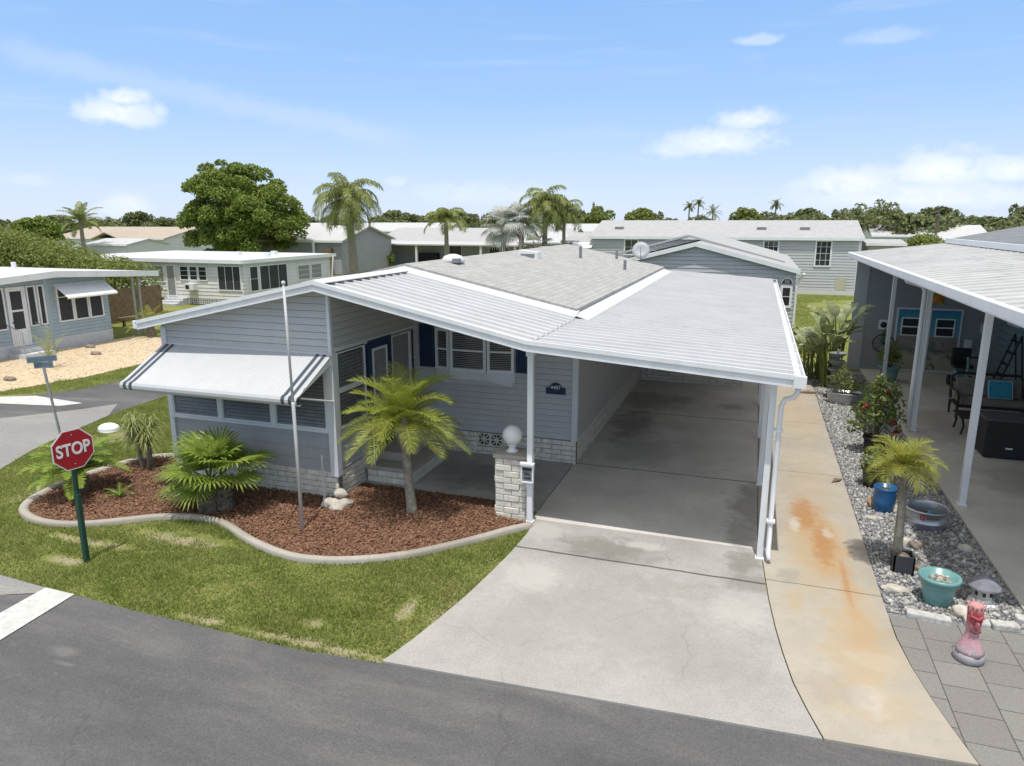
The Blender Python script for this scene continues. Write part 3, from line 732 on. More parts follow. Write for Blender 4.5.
tag(ke, 'curving pale concrete kerb edging round the bark mulch bed', 'edging')

# bark chips, gravel and grass: uncountable
def inside(P, poly):
    x, y = P[:, 0], P[:, 1]; c = np.zeros(len(P), bool); n = len(poly); j = n-1
    for i in range(n):
        xi, yi = poly[i]; xj, yj = poly[j]
        c ^= ((yi > y) != (yj > y)) & (x < (xj-xi)*(y-yi)/(yj-yi+1e-12)+xi); j = i
    return c
def scatter(poly, n, rng=RNG):
    a = np.array(poly); lo, hi = a.min(0), a.max(0); out = np.zeros((0, 2))
    while len(out) < n:
        P = rng.uniform(lo, hi, (n*2, 2)); out = np.concatenate([out, P[inside(P, poly)]])
    return out[:n]
bedpoly = KERB+[(-9.8, 9.72), (-6.36, 9.72), (-6.36, 10.48), (-3.62, 10.48), (-3.62, 9.9), (-3.0, 9.8)]
P = scatter(bedpoly, 42000); n = len(P)
P3 = np.column_stack([P, RNG.uniform(.032, .062, n)])
a = RNG.uniform(0, 2*np.pi, n); tl = RNG.normal(0, .35, n); l = RNG.uniform(.008, .027, n); wd = RNG.uniform(.003, .010, n)
T = np.column_stack([np.cos(a), np.sin(a), tl])*l[:, None]; B = np.column_stack([-np.sin(a), np.cos(a), RNG.normal(0, .4, n)])*wd[:, None]
V = np.stack([P3-T-B, P3+T-B, P3+T+B, P3-T+B], 1).reshape(-1, 3); V[:, 2] = np.maximum(V[:, 2], .031)
tag(npmesh('bark_mulch', V, np.arange(4*n).reshape(-1, 4), m_mulch), 'loose red brown bark chips filling the kerbed bed', 'mulch', kind='stuff')

def stones(poly, n, smin, smax, z, rng=RNG, bias=None):
    P = scatter(poly, n, rng)
    if bias: 
        k = rng.uniform(0, 1, len(P)); P = P[k < bias(P)]
    n = len(P); sz = rng.uniform(smin, smax, n)*rng.choice([1, 1, 1, 1.6], n)
    O = np.array([[1, 0, 0], [0, 1, 0], [-1, 0, 0], [0, -1, 0], [0, 0, .75], [0, 0, -.75]])
    V = O[None]*rng.uniform(.6, 1.25, (n, 6, 1))*sz[:, None, None]
    an = rng.uniform(0, 6.28, n); c, s_ = np.cos(an)[:, None], np.sin(an)[:, None]
    X = V[:, :, 0]*c-V[:, :, 1]*s_; Y = V[:, :, 0]*s_+V[:, :, 1]*c
    V = np.stack([X+P[:, :1], Y+P[:, 1:], V[:, :, 2]+z+sz[:, None]*.25], 2).reshape(-1, 3)
    Fc = np.array([[0, 1, 4], [1, 2, 4], [2, 3, 4], [3, 0, 4], [1, 0, 5], [2, 1, 5], [3, 2, 5], [0, 3, 5]])
    return V, (Fc[None]+6*np.arange(n)[:, None, None]).reshape(-1, 3)
V, Fc = stones([(1.80, 8.75), (3.32, 8.85), (3.32, 23.5), (1.80, 23.5)], 26000, .012, .034, .012, bias=lambda P: np.clip(1.35-.05*(P[:, 1]-9), .35, 1))
tag(npmesh('gravel', V, Fc, m_gravel), 'grey and white stones covering the strip between walkway and patio', 'gravel', kind='stuff')
SHELL = [(-19.6, 12.9), (-18.9, 15.6), (-18.9, 18), (-19.4, 20.2), (-20.3, 21.6), (-22, 22.4), (-23.9, 22.3), (-23.9, 12)]
sheet('shell_bed', SHELL, .012, m_shell)
V, Fc = stones(SHELL, 9000, .009, .024, .008)
tag(npmesh('shell_gravel', V, Fc, CHIPS('shell chips', [(.44, .34, .22), (.62, .50, .35), (.7, .6, .45), (.5, .4, .27)])), 'cream shell chips in front of the blue home', 'gravel', kind='stuff')

lawn = FRONT[:8]+[(-3.34, 6.4), (-3.24, 6.89), (-3.14, 7.45), (-3.06, 8.1), (-3.0, 8.7), (-2.98, 9.44), (-3.0, 9.62)]+[(x*1.0, y) for x, y in KERB]+[(-9.85, 10.8), (-9.9, 15), (-14.75, 15), (-14.65, 13.0), (-14.1, 10.9), (-13.8, 10.0), (-13.28, 8.96), (-11.2, 6.95), (-9.75, 6.15)]
def grass(name, poly, n, h, label, rng=RNG):
    P = scatter(poly, n, rng)
    # thin patches where the soil shows
    cl = np.sin(P[:, 0]*2.1+np.sin(P[:, 1]*1.7)*1.3)*np.sin(P[:, 1]*2.6+np.cos(P[:, 0]*1.3))+.5*np.sin(P[:, 0]*7+P[:, 1]*3)*np.sin(P[:, 1]*8-P[:, 0]*2)
    keep = rng.uniform(0, 1, n) < np.clip(.95-.35*np.clip(cl-.2, 0, 1), .25, 1)
    for x, y, rx, ry in [(-8.75, 6.6, .38, .12), (-3.7, 6.95, .1, .25), (-9.0, 7.15, .9, .1), (-7.7, 7.72, .8, .17), (-4.55, 6.35, .15, .1), (-12.9, 11.4, .5, .5), (-5.9, 5.97, .4, .06), (-4.4, 5.96, .9, .05)]:
        d = ((P[:, 0]-x)/rx)**2+((P[:, 1]-y)/ry)**2+.9*np.sin(9*P[:, 0]+4*P[:, 1])*np.sin(11*P[:, 1]-5*P[:, 0])
        keep &= rng.uniform(0, 1, n) > np.clip(1.15-d*.6, 0, .9)
    P = P[keep]; cl = cl[keep]; n = len(P)
    tuft = np.clip(np.sin(P[:, 0]*5.3+2*np.sin(P[:, 1]*3.1))*np.sin(P[:, 1]*6.1+1.5*np.sin(P[:, 0]*2.7))-.45, 0, 1)
    a = rng.uniform(0, 2*np.pi, n); hh = h*rng.uniform(.5, 1.4, n)*(1-.3*np.clip(cl, -1, 1))*(1+1.6*tuft); w_ = rng.uniform(.004, .010, n)
    lean = rng.uniform(.2, 1.2, n)*hh
    b = np.column_stack([P, np.zeros(n)]); sd = np.column_stack([np.cos(a), np.sin(a), np.zeros(n)])*w_[:, None]
    ld = rng.uniform(0, 2*np.pi, n); tip = b+np.column_stack([np.cos(ld)*lean, np.sin(ld)*lean, hh])
    V = np.stack([b-sd, b+sd, tip], 1).reshape(-1, 3)
    return tag(npmesh(name, V, np.arange(3*n).reshape(-1, 3), m_grass), label, 'grass', kind='stuff')
grass('lawn_grass', lawn, 190000, .038, 'short patchy lawn grass between the kerbed bed and the road')
grass('verge_grass', [(-17.6, 14.2), (-17.2, 16.3), (-17.9, 19), (-19, 24), (-20.3, 24), (-19.4, 20.2), (-18.9, 18), (-18.9, 15.6), (-19.6, 12.9), (-18.6, 13.5)], 26000, .05, 'grass strip along the far side of the side road')
grass('court_grass', [(1.9, 31.5), (-1.5, 31.2), (-1.5, 30), (.95, 26), (3, 26), (2.9, 44), (8, 49), (-6, 49), (2, 40)], 30000, .07, 'mown grass behind the carport beyond the paddle leaf plants')

# ------------------------------------------------------------------ main house
RX, RZ, SL = -6.4, 3.68, .215
rz = lambda x: RZ-SL*abs(x-RX)
house = thing('mobile_home', (-6.4, 12.7, 0), 'grey mobile home with white gabled metal porch roof, shingled main roof and attached carport', 'house')
WF = Wall((-9.8, 9.75), (-6.4, 9.75)); WS = Wall((-6.4, 9.75), (-6.4, 12.7)); WM = Wall((-6.4, 12.7), (-3.03, 12.7)); WC = Wall((-3.03, 12.7), (-3.03, 24.9)); WL = Wall((-9.8, 24.9), (-9.8, 9.75)); WBk = Wall((-3.03, 24.9), (-9.8, 24.9))
mb = MB()
lap(mb, WF, 2.5, rz(-9.8)-.05, RZ-.05)
lap(mb, WS, 2.52, RZ-.06)
lap(mb, WS, .5, 1.2)
lap(mb, WM, .5, RZ-.06, rz(-3.03)-.06)
lap(mb, WC, .5, rz(-3.03)-.02)
lap(mb, WL, .5, rz(-9.8)-.05); lap(mb, WBk, .2, rz(-3.03)-.06, 3.6, s1=3.4); lap(mb, WBk, .2, 3.6, rz(-9.8)-.06, s0=3.4)
wallo = mb.build('siding_wall', m_siding, house)
mb = MB()
for W, hh in ((WF, 2.7), (WS, 3.55), (WM, 2.75), (WC, 2.75), (WL, 2.8), (WBk, 2.8)): mb.wb(W, .01, W.L-.01, .1, hh, -.07, -.03)
mb.hexa([WF.pt(.01, 2.7, -.07), WF.pt(3.39, 2.7, -.07), WF.pt(3.39, 2.7, -.03), WF.pt(.01, 2.7, -.03), WF.pt(.01, rz(-9.8)-.08, -.07), WF.pt(3.39, RZ-.08, -.07), WF.pt(3.39, RZ-.08, -.03), WF.pt(.01, rz(-9.8)-.08, -.03)])
mb.build('wall_core', m_sidlow, house)
lap(mb2 := MB(), WF, .47, 1.2, board=.2, thick=.008); mb2.wb(WF, 0, WF.L, .47, 1.19, -.03, -.004)
mb2.build('front_panel', m_sidlow, house)
for W, s0, s1 in ((WF, 0, WF.L+.02), (WS, .13, WS.L), (WM, 0, 1.37), (WM, 1.9, WM.L+.02), (WC, .13, WC.L), (WL, 0, WL.L)):
    bricks('brick_skirt', W, .0, .485 if W is not WC else .5, house, .097, .40, s0, s1)
# pierced breeze block in the skirt
mb = MB()
for i in range(2):
    a = 1.37+.265*i
    mb.wframe(WM, a+.003, a+.262, .215, .48, .022, -.02, .012)
    c = a+.1325
    for k in range(8):
        t = k*math.pi/4; p0 = (c, .3475); r1 = .165 if k % 2 else .11
        q = (c+math.cos(t)*r1*.95, .3475+math.sin(t)*r1*.95); dx, dz = -math.sin(t)*.011, math.cos(t)*.011
        P = WM.pt
        mb.hexa([P(p0[0]-dx, p0[1]-dz, -.02), P(q[0]-dx, q[1]-dz, -.02), P(q[0]-dx, q[1]-dz, .006+.001*k), P(p0[0]-dx, p0[1]-dz, .006+.001*k), P(p0[0]+dx, p0[1]+dz, -.02), P(q[0]+dx, q[1]+dz, -.02), P(q[0]+dx, q[1]+dz, .006+.001*k), P(p0[0]+dx, p0[1]+dz, .006+.001*k)])
dv = mb.build('breeze_block', m_brick, house)
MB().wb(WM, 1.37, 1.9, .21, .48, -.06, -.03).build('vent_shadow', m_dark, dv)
bricks('brick_course', WM, .0, .2, dv, .1, .4, 1.37, 1.9)
# corner trims
for args in ([(WF, WF.L-.10, WF.L+.012, .42, 2.52, -.02, .045), (WS, -.040, .09, .42, 2.52, -.02, .042), (WF, WF.L-.025, WF.L+.02, 2.521, 3.52, -.02, .03), (WS, -.025, .03, 2.521, 3.52, -.02, .028), (WF, -.012, .09, .4, 2.8, -.02, .040), (WM, WM.L-.07, WM.L+.036, .49, 2.75, -.02, .04), (WC, -.036, .06, .49, 2.75, -.02, .037), (WF, .05, WF.L-.1, 2.44, 2.52, -.02, .03), (WS, .09, WS.L, 2.50, 2.58, -.02, .03)]):
    MB().wb(*args).build('corner_trim', m_trim, house)
# louvred windows of the front room
for a, b in ((.09, 1.08), (1.16, 2.18), (2.26, 3.27)):
    window(WF, a-.02, b+.02, 1.2, 2.44, house, .0, .045, louver=True, fmat=m_trim)
mb = MB(); mb.wb(WF, 0.02, WF.L-.1, 1.17, 1.215, -.02, .055); mb.build('window_sill', m_trim, house)
for a in (1.12, 2.22): MB().wb(WF, a-.05, a+.05, 1.21, 2.46, -.02, .045).build('window_post', m_trim, house)
window(WS, .1, 1.02, 1.86, 2.52, house, .0, .045, louver=True); window(WS, .1, 1.02, 1.2, 1.86, house, .0, .045, louver=True)
window(WS, 1.98, 2.78, 1.2, 2.52, house, .0, .05, pane=m_blind)
d = MB().wframe(WS, 1.10, 1.94, .38, 2.54, .09, -.02, .05).build('door', m_navy, house)
MB().wb(WS, 1.19, 1.85, .4, 2.45, -.02, .028).build('door_leaf', m_navy, d)
MB().wframe(WS, 1.25, 1.79, 1.3, 2.38, .045, .0, .046).build('door_light_frame', m_white, d)
MB().wb(WS, 1.29, 1.75, 1.34, 2.34, 0, .034).build('door_pane', m_blind, d)
MB().ball(WS.pt(1.24, 1.25, .07), .03).build('door_knob', m_alu, d, True)
# bay window with shutters
bay = MB(); P = WM.pt
def baypoly(z0, z1, e=0.0, d=.14):
    pts = [(.50-e, .028), (.85-e*.3, d+e), (1.62+e*.3, d+e), (2.16+e, .028)]
    vs = [P(a, z0, b) for a, b in pts]+[P(a, z1, b) for a, b in pts]
    return vs, [(3, 2, 1, 0), (4, 5, 6, 7)]+[(i, (i+1) % 4, 4+(i+1) % 4, 4+i) for i in range(4)]
for zz in ((1.58, 1.74, .0), (2.56, 2.75, .03)):
    bay.add(*baypoly(zz[0], zz[1], zz[2]))
bay.hexa([P(.56, 1.47, .026), P(2.1, 1.47, .026), P(1.6, 1.47, .06), P(.9, 1.47, .06), P(.5, 1.579, .026), P(2.16, 1.579, .026), P(1.62, 1.579, .138), P(.85, 1.579, .138)])
bayo = bay.build('bay_window', m_trim, house)
q = lambda a: WM.pt(a[0], 0, a[1])[:2]
for (a, b, nx) in (((.50, .05), (.85, .14), 1), ((.85, .14), (1.62, .14), 1), ((1.62, .14), (2.16, .05), 1)):
    Wb = Wall(q(a), q(b)); f = MB().wframe(Wb, .01, Wb.L-.01, 1.74, 2.56, .055, -.05, .02, 1, 2, .035).build('bay_sash', m_white, bayo)
    MB().wb(Wb, .03, Wb.L-.03, 1.76, 2.54, -.04, -.01).build('pane', m_glass, f)
    m = MB(); z = 1.8
    while z < 2.52: m.wb(Wb, .07, Wb.L-.07, z, z+.012, -.009, -.004); z += .036
    m.build('blind', m_blind, f)
for a, b in ((.16, .48), (2.19, 2.42)):
    sh = MB().wframe(WM, a, b, 1.76, 2.62, .04, .0, .065)
    z = 1.81
    while z < 2.56:
        sh.add([P(a+.04, z, .056), P(b-.04, z, .056), P(b-.04, z+.05, .034), P(a+.04, z+.05, .034)], [(0, 1, 2, 3)]); z += .048
    sh.build('shutter', m_navy, house)
# number plaque
pl = MB(); xs = [(-.19, -.085), (.19, -.085), (.19, .04), (.115, .04)]+[(.115*math.cos(t), .04+.10*math.sin(t)) for t in np.linspace(.25, math.pi-.25, 9)]+[(-.115, .04), (-.19, .04)]
npn = len(xs)
pl.add([P(2.98+x, 1.48+z, .03) for x, z in xs]+[P(2.98+x, 1.48+z, .05) for x, z in xs], [tuple(range(npn)), tuple(range(npn, 2*npn))]+[(i, (i+1) % npn, npn+(i+1) % npn, npn+i) for i in range(npn)])
plo = pl.build('number_plaque', m_plaque, house)
text_obj('number', '4407', .1, wall_matrix(WM, 2.98, 1.525, .054), m_white, plo)
# porch step
st = bricks('porch_step', Wall((-6.34, 10.62), (-5.5, 10.62)), .04, .27, house, .115, .4)
bricks('porch_step', Wall((-5.5, 10.62), (-5.5, 12.05)), .04, .27, house, .115, .4)
MB().box(-6.38, -5.46, 10.59, 12.08, .272, .34).build('step_tread', m_kerb, house, bevel=.012)
MB().box(-6.38, -5.78, 10.95, 11.9, .342, .50).build('step_tread', m_kerb, house, bevel=.012)
hr = MB()
hr.tube([(-5.52, 10.66, .34), (-5.52, 10.66, 1.12), (-6.3, 10.66, 1.22)], .018); hr.tube([(-6.2, 10.64, .05), (-6.2, 10.64, 1.2)], .016)
hr.build('handrail', m_white, house)

# roofs
Y0, Y1 = 9.40, 12.42
lo = MB(); panroof(lo, RX, RZ-.02, -2.96, rz(-2.96)-.02, Y0+.03, Y1, .27, .037)
pr = lo.build('porch_roof', m_pan, house)
lo = MB(); panroof(lo, RX, RZ-.02, -9.95, rz(-9.95)-.02, Y0+.03, Y1, .27, .037); lo.build('porch_roof', m_pan, house)
cp = MB(); CZ0, CZ1, CX1 = rz(-2.98)-.055, 2.665, .575
panroof(cp, -3.0, CZ0, CX1, CZ1, Y0+.03, 25.7, .27, .037)
cpo = cp.build('carport_roof', m_pan, house)
def fascia(name, x0, z0, x1, z1, y, parent, h=.125):
    m = MB()
    m.hexa([(x0, y-.02, z0-h), (x1, y-.02, z1-h), (x1, y+.03, z1-h), (x0, y+.03, z0-h), (x0, y-.02, z0+.02), (x1, y-.02, z1+.02), (x1, y+.03, z1+.02), (x0, y+.03, z0+.02)])
    m.hexa([(x0, y-.05, z0-.03), (x1, y-.05, z1-.03), (x1, y-.022, z1-.03), (x0, y-.022, z0-.03), (x0, y-.05, z0+.032), (x1, y-.05, z1+.032), (x1, y-.022, z1+.032), (x0, y-.022, z0+.032)])
    m.hexa([(x0, y-.036, z0-h-.006), (x1, y-.036, z1-h-.006), (x1, y-.022, z1-h-.006), (x0, y-.022, z0-h-.006), (x0, y-.036, z0-h+.02), (x1, y-.036, z1-h+.02), (x1, y-.022, z1-h+.02), (x0, y-.022, z0-h+.02)])
    return m.build(name, m_white, parent)
fascia('fascia', -9.97, rz(-9.97), RX, RZ, Y0, house); fascia('fascia', RX, RZ, -2.97, rz(-2.97), Y0, house); fascia('fascia', -2.97, rz(-2.97), CX1+.05, CZ1+.02, Y0, house)
# left eave gutter, ridge cap, flashings
MB().box(-10.04, -9.95, Y0-.05, 25.1, rz(-9.95)-.12, rz(-9.95)+.02).build('eave_gutter', m_white, house, bevel=.01)
rc = MB()
for sgn in (1, -1):
    slab(rc, [(RX, Y0-.04, RZ+.045), (RX+sgn*.19, Y0-.04, RZ+.045-.19*SL), (RX+sgn*.19, Y1, RZ+.045-.19*SL), (RX, Y1, RZ+.045)], .014)
rc.build('ridge_cap', m_flash, house)
fl = MB()
slab(fl, [(RX, Y1-.26, RZ+.02), (-2.95, Y1-.26, rz(-2.95)+.02), (-2.95, Y1+.05, rz(-2.95)+.085), (RX, Y1+.05, RZ+.085)], .02)
slab(fl, [(RX, Y1-.26, RZ+.02), (RX, Y1+.05, RZ+.085), (-9.95, Y1+.05, rz(-9.95)+.085), (-9.95, Y1-.26, rz(-9.95)+.02)], .02)
slab(fl, [(-3.02, Y1-.2, rz(-3.02)+.04), (-2.72, Y1-.2, rz(-2.72)+.01), (-2.72, 25.1, rz(-2.72)+.01), (-3.02, 25.1, rz(-3.02)+.06)], .018)
fl.build('roof_flashing', m_flash, house)
sr = MB()
slab(sr, [(RX, Y1+.0, RZ+.12), (-2.98, Y1+.0, rz(-2.98)+.12), (-2.98, 25.1, rz(-2.98)+.12), (RX, 25.1, RZ+.12)], .06)
slab(sr, [(RX, 25.1, RZ+.12), (-10.0, 25.1, rz(-10.0)+.12), (-10.0, Y1, rz(-10.0)+.12), (RX, Y1, RZ+.12)], .06)
sro = sr.build('shingle_roof', m_shingle, house)
def bent(mb, x, y, sgn=1): pass
v = MB().lathe([(.25, 0), (.25, .05), (.19, .13), (.07, .17), (1e-4, .175)], (-6.15, 14.2, RZ+.06), 20); v.build('roof_dome_vent', m_flash, sro, True)
MB().box(-6.06, -5.9, 13.93, 14.04, RZ+.06, RZ+.15).build('vent_grille', m_greyp, sro)
z = rz(-5.78)+.1; MB().hexa([(-6.08, 18.35, z+.02), (-5.5, 18.35, z-.04), (-5.5, 18.75, z-.04), (-6.08, 18.75, z+.02), (-6.05, 18.38, z+.2), (-5.53, 18.38, z+.14), (-5.53, 18.72, z+.14), (-6.05, 18.72, z+.2)]).build('roof_box_vent', m_flash, sro)
MB().box(-5.98, -5.6, 18.33, 18.37, z+.02, z+.1).build('vent_grille', m_greyp, sro)
for x, y, hh in ((-5.04, 21.3, .34), (-4.4, 23.8, .26), (-3.63, 21.0, .28)):
    MB().tube([(x, y, rz(x)+.05), (x, y, rz(x)+.12+hh)], .045, 10).build('vent_pipe', m_greyp, sro)
# carport edge gutter with straps
gu = MB()
gx0 = CX1+.01
slab(gu, [(gx0, Y0+.02, CZ1-.10), (gx0+.11, Y0+.02, CZ1-.10), (gx0+.11, 25.7, CZ1-.10), (gx0, 25.7, CZ1-.10)], .012)
gu.box(gx0+.105, gx0+.12, Y0-.03, 25.7, CZ1-.11, CZ1+.005); gu.box(gx0-.005, gx0+.006, Y0+.02, 25.7, CZ1-.11, CZ1-.035); gu.box(gx0-.03, gx0+.122, Y0-.058, Y0+.015, CZ1-.112, CZ1+.04)
guo = gu.build('carport_gutter', m_white, house)
y = Y0+.7
while y < 25.5:
    MB().box(gx0-.02, gx0+.112, y, y+.03, CZ1+.03, CZ1+.04).build('gutter_strap', m_white, guo); y += .95
# carport and porch posts, beam
def post(x, y, zt, wdt=.085, parent=house):
    m = MB(); h_ = wdt/2; m.box(x-h_, x+h_, y-h_, y+h_, .0, zt)
    m.box(x-h_-.02, x+h_+.02, y-h_-.02, y+h_+.02, .0, .05); m.box(x-h_-.015, x+h_+.015, y-h_-.03, y+h_+.03, zt-.14, zt-.001)
    return m.build('porch_post', m_white, parent, bevel=.006)
for y in (9.72, 12.7, 15.7, 18.7, 21.7, 24.7): post(.34, y, 2.64)
post(-3.05, 9.86, 2.80)
MB().box(.30, .40, Y0+.05, 25.6, 2.55, 2.635).build('carport_beam', m_white, house)
MB().tube([(.62, 9.46, 2.56), (.62, 9.46, 2.47), (.58, 9.5, 2.40), (.48, 9.56, 2.35), (.445, 9.60, 2.24), (.44, 9.62, 1.2), (.44, 9.62, .16), (.46, 9.56, .09)], .035, 10).build('downspout', m_white, house, True)
mb = MB(); mb.box(.385, .495, 9.57, 9.67, .62, .65); mb.box(.385, .495, 9.57, 9.67, 1.9, 1.93); mb.build('pipe_strap', m_white, house)
# storage room at the back of the carport
W2 = Wall((-3.0, 20.65), (-.15, 20.65)); W3 = Wall((-.15, 20.65), (-.15, 24.9))
bricks('brick_skirt', W2, .0, .5, house, .1, .4); mb = MB(); lap(mb, W2, .5, 2.75); lap(mb, W3, .02, 2.65); mb.wb(W2, 0, W2.L, .0, 2.7, -.08, -.03); mb.wb(W3, 0, W3.L, 0, 2.65, -.08, -.03)
mb.build('storage_wall', m_siding, house)
# awning
m_stripe = MAT('slate blue stripe', (.055, .075, .105), .5, .1, 5)
aw = MB()
s0, s1 = .03, 3.44; prof = [(t, 0) for t in np.linspace(0, .9, 10)]
pts = [(.05+1.0*t, 2.49-.50*t) for t in np.linspace(0, .9, 12)]
r_ = .085; cx_, cz_ = pts[-1][0], pts[-1][1]-r_
for k in range(1, 7):
    t = math.radians(67+12 - k*32); pts.append((cx_+.02+r_*math.cos(t), cz_+r_*math.sin(t)))
nS = 90; nP = len(pts)
for i in range(nS+1):
    sx = s0+(s1-s0)*i/nS
    for dd, zz in pts: aw.v.append(WF.pt(sx, zz+.004*(i % 2), dd+.002*(i % 2)))
for i in range(nS):
    for j in range(nP-1): aw.f.append((i*nP+j, i*nP+j+1, (i+1)*nP+j+1, (i+1)*nP+j))
awo = aw.build('awning', MAT('white awning metal', (.50, .51, .52), .5, .03, 2, dirt=(.38, .38, .38), dscale=3, damt=.25), house)
sol = awo.modifiers.new('solid', 'SOLIDIFY'); sol.thickness = .008; sol.offset = -1
for a in (s0+.08, s0+.20, s1-.14, s1-.27):
    m = MB()
    for i in (0, 1):
        for dd, zz in pts: m.v.append(WF.pt(a+.055*i, zz+.0115, dd+.008))
    m.f = [(j, j+1, nP+j+1, nP+j) for j in range(nP-1)]
    m.build('stripe', m_stripe, awo)
for sx in (s0+.02, s1-.02):
    m = MB(); m.add([WF.pt(sx, zz-.008, dd) for dd, zz in pts[:14]]+[WF.pt(sx, 2.34, .03)], [tuple(range(15))])
    m.tube([WF.pt(sx, 1.72, .03), WF.pt(sx, 1.98, .9)], .014, 6); m.build('awning_arm', m_white, awo)

# ------------------------------------------------------------------ pillar, globe, box, poles
pil = thing('brick_pillar', (-3.4, 10.1, 0), 'square white split block pillar at the porch corner, carrying the globe lamp', 'pillar')
c = [(-3.63, 9.92), (-3.14, 9.92), (-3.14, 10.3), (-3.63, 10.3)]
for i in range(4): bricks('block_face', Wall(c[i], c[(i+1) % 4]), .0, 1.0, pil, .1, .26, rough=.02)
MB().box(-3.67, -3.10, 9.88, 10.34, 1.002, 1.065).build('pillar_cap', m_kerb, pil, bevel=.012)
gl = thing('globe_lamp', (-3.42, 10.1, 1.068), 'round white globe lamp standing on the block pillar', 'lamp')
MB().lathe([(.10, 1.068), (.095, 1.09), (.06, 1.10), (.055, 1.15), (.08, 1.17), (.085, 1.19)], (-3.42, 10.1, 0), 20).build('lamp_base', m_white, gl, True)
MB().ball((-3.42, 10.1, 1.33), .158, 28, 18).build('globe', m_globe, gl, True)
bx = thing('flyer_box', (-3.05, 9.75, .75), 'small white box with grey window fixed to the porch post beside the pillar', 'box')
WX = Wall((-3.17, 9.80), (-2.95, 9.80))
m = MB().wframe(WX, 0, .2, .70, .98, .022, 0, .05); m.wb(WX, -.012, .212, .985, 1.02, -.005, .07); m.build('box_case', m_white, bx, bevel=.004)
m = MB().wb(WX, .022, .178, .722, .958, .0, .035).build('box_window', m_greyp, bx); MB().wb(WX, .026, .174, .90, .935, .036, .041).build('slot', m_dark, bx)
mk = MB()
for zz, a, b in ((.85, .05, .13), (.825, .05, .15), (.78, .045, .16), (.76, .06, .155)): mk.wb(WX, a, b, zz, zz+.012, .0355, .039)
mk.build('printed_lines', m_dark, bx)
fp = thing('flagpole', (-6.22, 8.45, .03), 'tall bare white flagpole standing in the mulch before the awning', 'flagpole')
MB().tube([(-6.22, 8.45, -.1), (-6.235, 8.46, 2.0), (-6.25, 8.47, 2.02)], [.027, .027, .021], 10).build('lower_pole', m_stake, fp, True)
MB().tube([(-6.245, 8.47, 1.98), (-6.28, 8.49, 3.74)], .019, 10).build('upper_pole', m_stake, fp, True)
MB().lathe([(.025, 0), (.028, .01), (.028, .04), (.01, .05)], (-6.28, 8.49, 3.73), 12).build('cap', m_stake, fp, True)
tag(MB().tube([(-6.53, 9.52, -.05), (-6.53, 9.52, .86)], .02, 8).build('white_stake', m_stake), 'thin white pipe upright against the front wall below the awning', 'pipe')
for k, (x, y, r, lab) in enumerate([(-6.28, 9.62, .12, 'cream rock topmost of the heap at the house corner'), (-6.12, 9.50, .13, 'rounded pale rock at the right end of the heap by the house corner'), (-6.33, 9.40, .15, 'largest pale rock of the heap by the house corner'), (-6.16, 9.30, .11, 'small cream rock nearest the kerb in the corner heap'), (-6.45, 9.52, .10, 'pale rock wedged against the house corner bricks')]):
    o = MB().ball((x, y, r*.5+(.12 if k == 0 else 0)), (r*1.0, r*.72, r*.62), 18, 12, .22).build('rock', m_rock, smooth=True); tag(o, lab, 'rock', 'rocks heaped at the house corner')

ss = thing('stop_sign', (-8.47, 6.66, 0), 'red octagonal STOP sign on a dark green post in the lawn', 'road sign')
sr_ = Vector((.18, .983, 0)); WSg = Wall((-8.47-.18*.3+.02, 6.66-.983*.3), (-8.47+.18*.3+.02, 6.66+.983*.3))
m = MB(); m.box(-8.495, -8.445, 6.635, 6.685, -.2, 1.9); m.build('sign_post', m_signpost, ss, bevel=.008)
m = MB(); m.box(-8.502, -8.438, 6.628, 6.692, -.2, 1.0); m.build('post_sleeve', m_signpost, ss, bevel=.008)
def octa(r, d0, d1, name, mat, parent):
    pts = [(.3+r*math.cos(R(22.5+45*k))/math.cos(R(22.5)), 1.64+r*math.sin(R(22.5+45*k))/math.cos(R(22.5))) for k in range(8)]
    m = MB(); m.add([WSg.pt(a, b, d0) for a, b in pts]+[WSg.pt(a, b, d1) for a, b in pts], [tuple(range(7, -1, -1)), tuple(range(8, 16))]+[(i, (i+1) % 8, 8+(i+1) % 8, 8+i) for i in range(8)])
    return m.build(name, mat, parent)
pn = octa(.272, .028, .034, 'sign_panel', m_stopwhite, ss); octa(.257, .0345, .037, 'red_face', m_stopred, pn)
text_obj('lettering', 'STOP', .232, wall_matrix(WSg, .3, 1.64, .039), m_stopwhite, pn, sx=.80, bold=.006)
m = MB(); m.ball(WSg.pt(.3, 1.84, .038), .008, 8, 6); m.ball(WSg.pt(.3, 1.44, .038), .008, 8, 6); m.build('bolt', m_alu, pn)
sn = thing('street_name_sign', (-12.3, 9.45, 0), 'two weathered blue street name blades crossed on a thin grey pole', 'street sign')
MB().tube([(-12.2, 9.5, -.1), (-12.36, 9.42, 1.95)], .024, 8).build('pole', m_alu, sn)
for (a, b, z0, z1) in (((-12.50, 9.22), (-12.22, 9.60), 2.06, 2.17), ((-12.47, 9.32), (-12.24, 9.52), 1.945, 2.055)):
    Wb = Wall(a, b); bl = MB().wb(Wb, 0, Wb.L, z0, z1, -.006, .006).build('name_blade', m_blueblade, sn)
    MB().wframe(Wb, .008, Wb.L-.008, z0+.008, z1-.008, .007, .0061, .0075).build('blade_border', m_alu, bl)
ud = thing('utility_cover', (-13.4, 11.6, 0), 'low rounded white utility cover lying on the verge grass', 'utility cover')
MB().ball((-13.5, 11.6, .06), (.24, .2, .12), 24, 12, .01).build('cover_dome', m_white, ud, True); MB().lathe([(.23, -.02), (.25, .03), (.2, .05)], (-13.5, 11.6, 0), 20, 1, .85).build('cover_rim', m_white, ud, True)

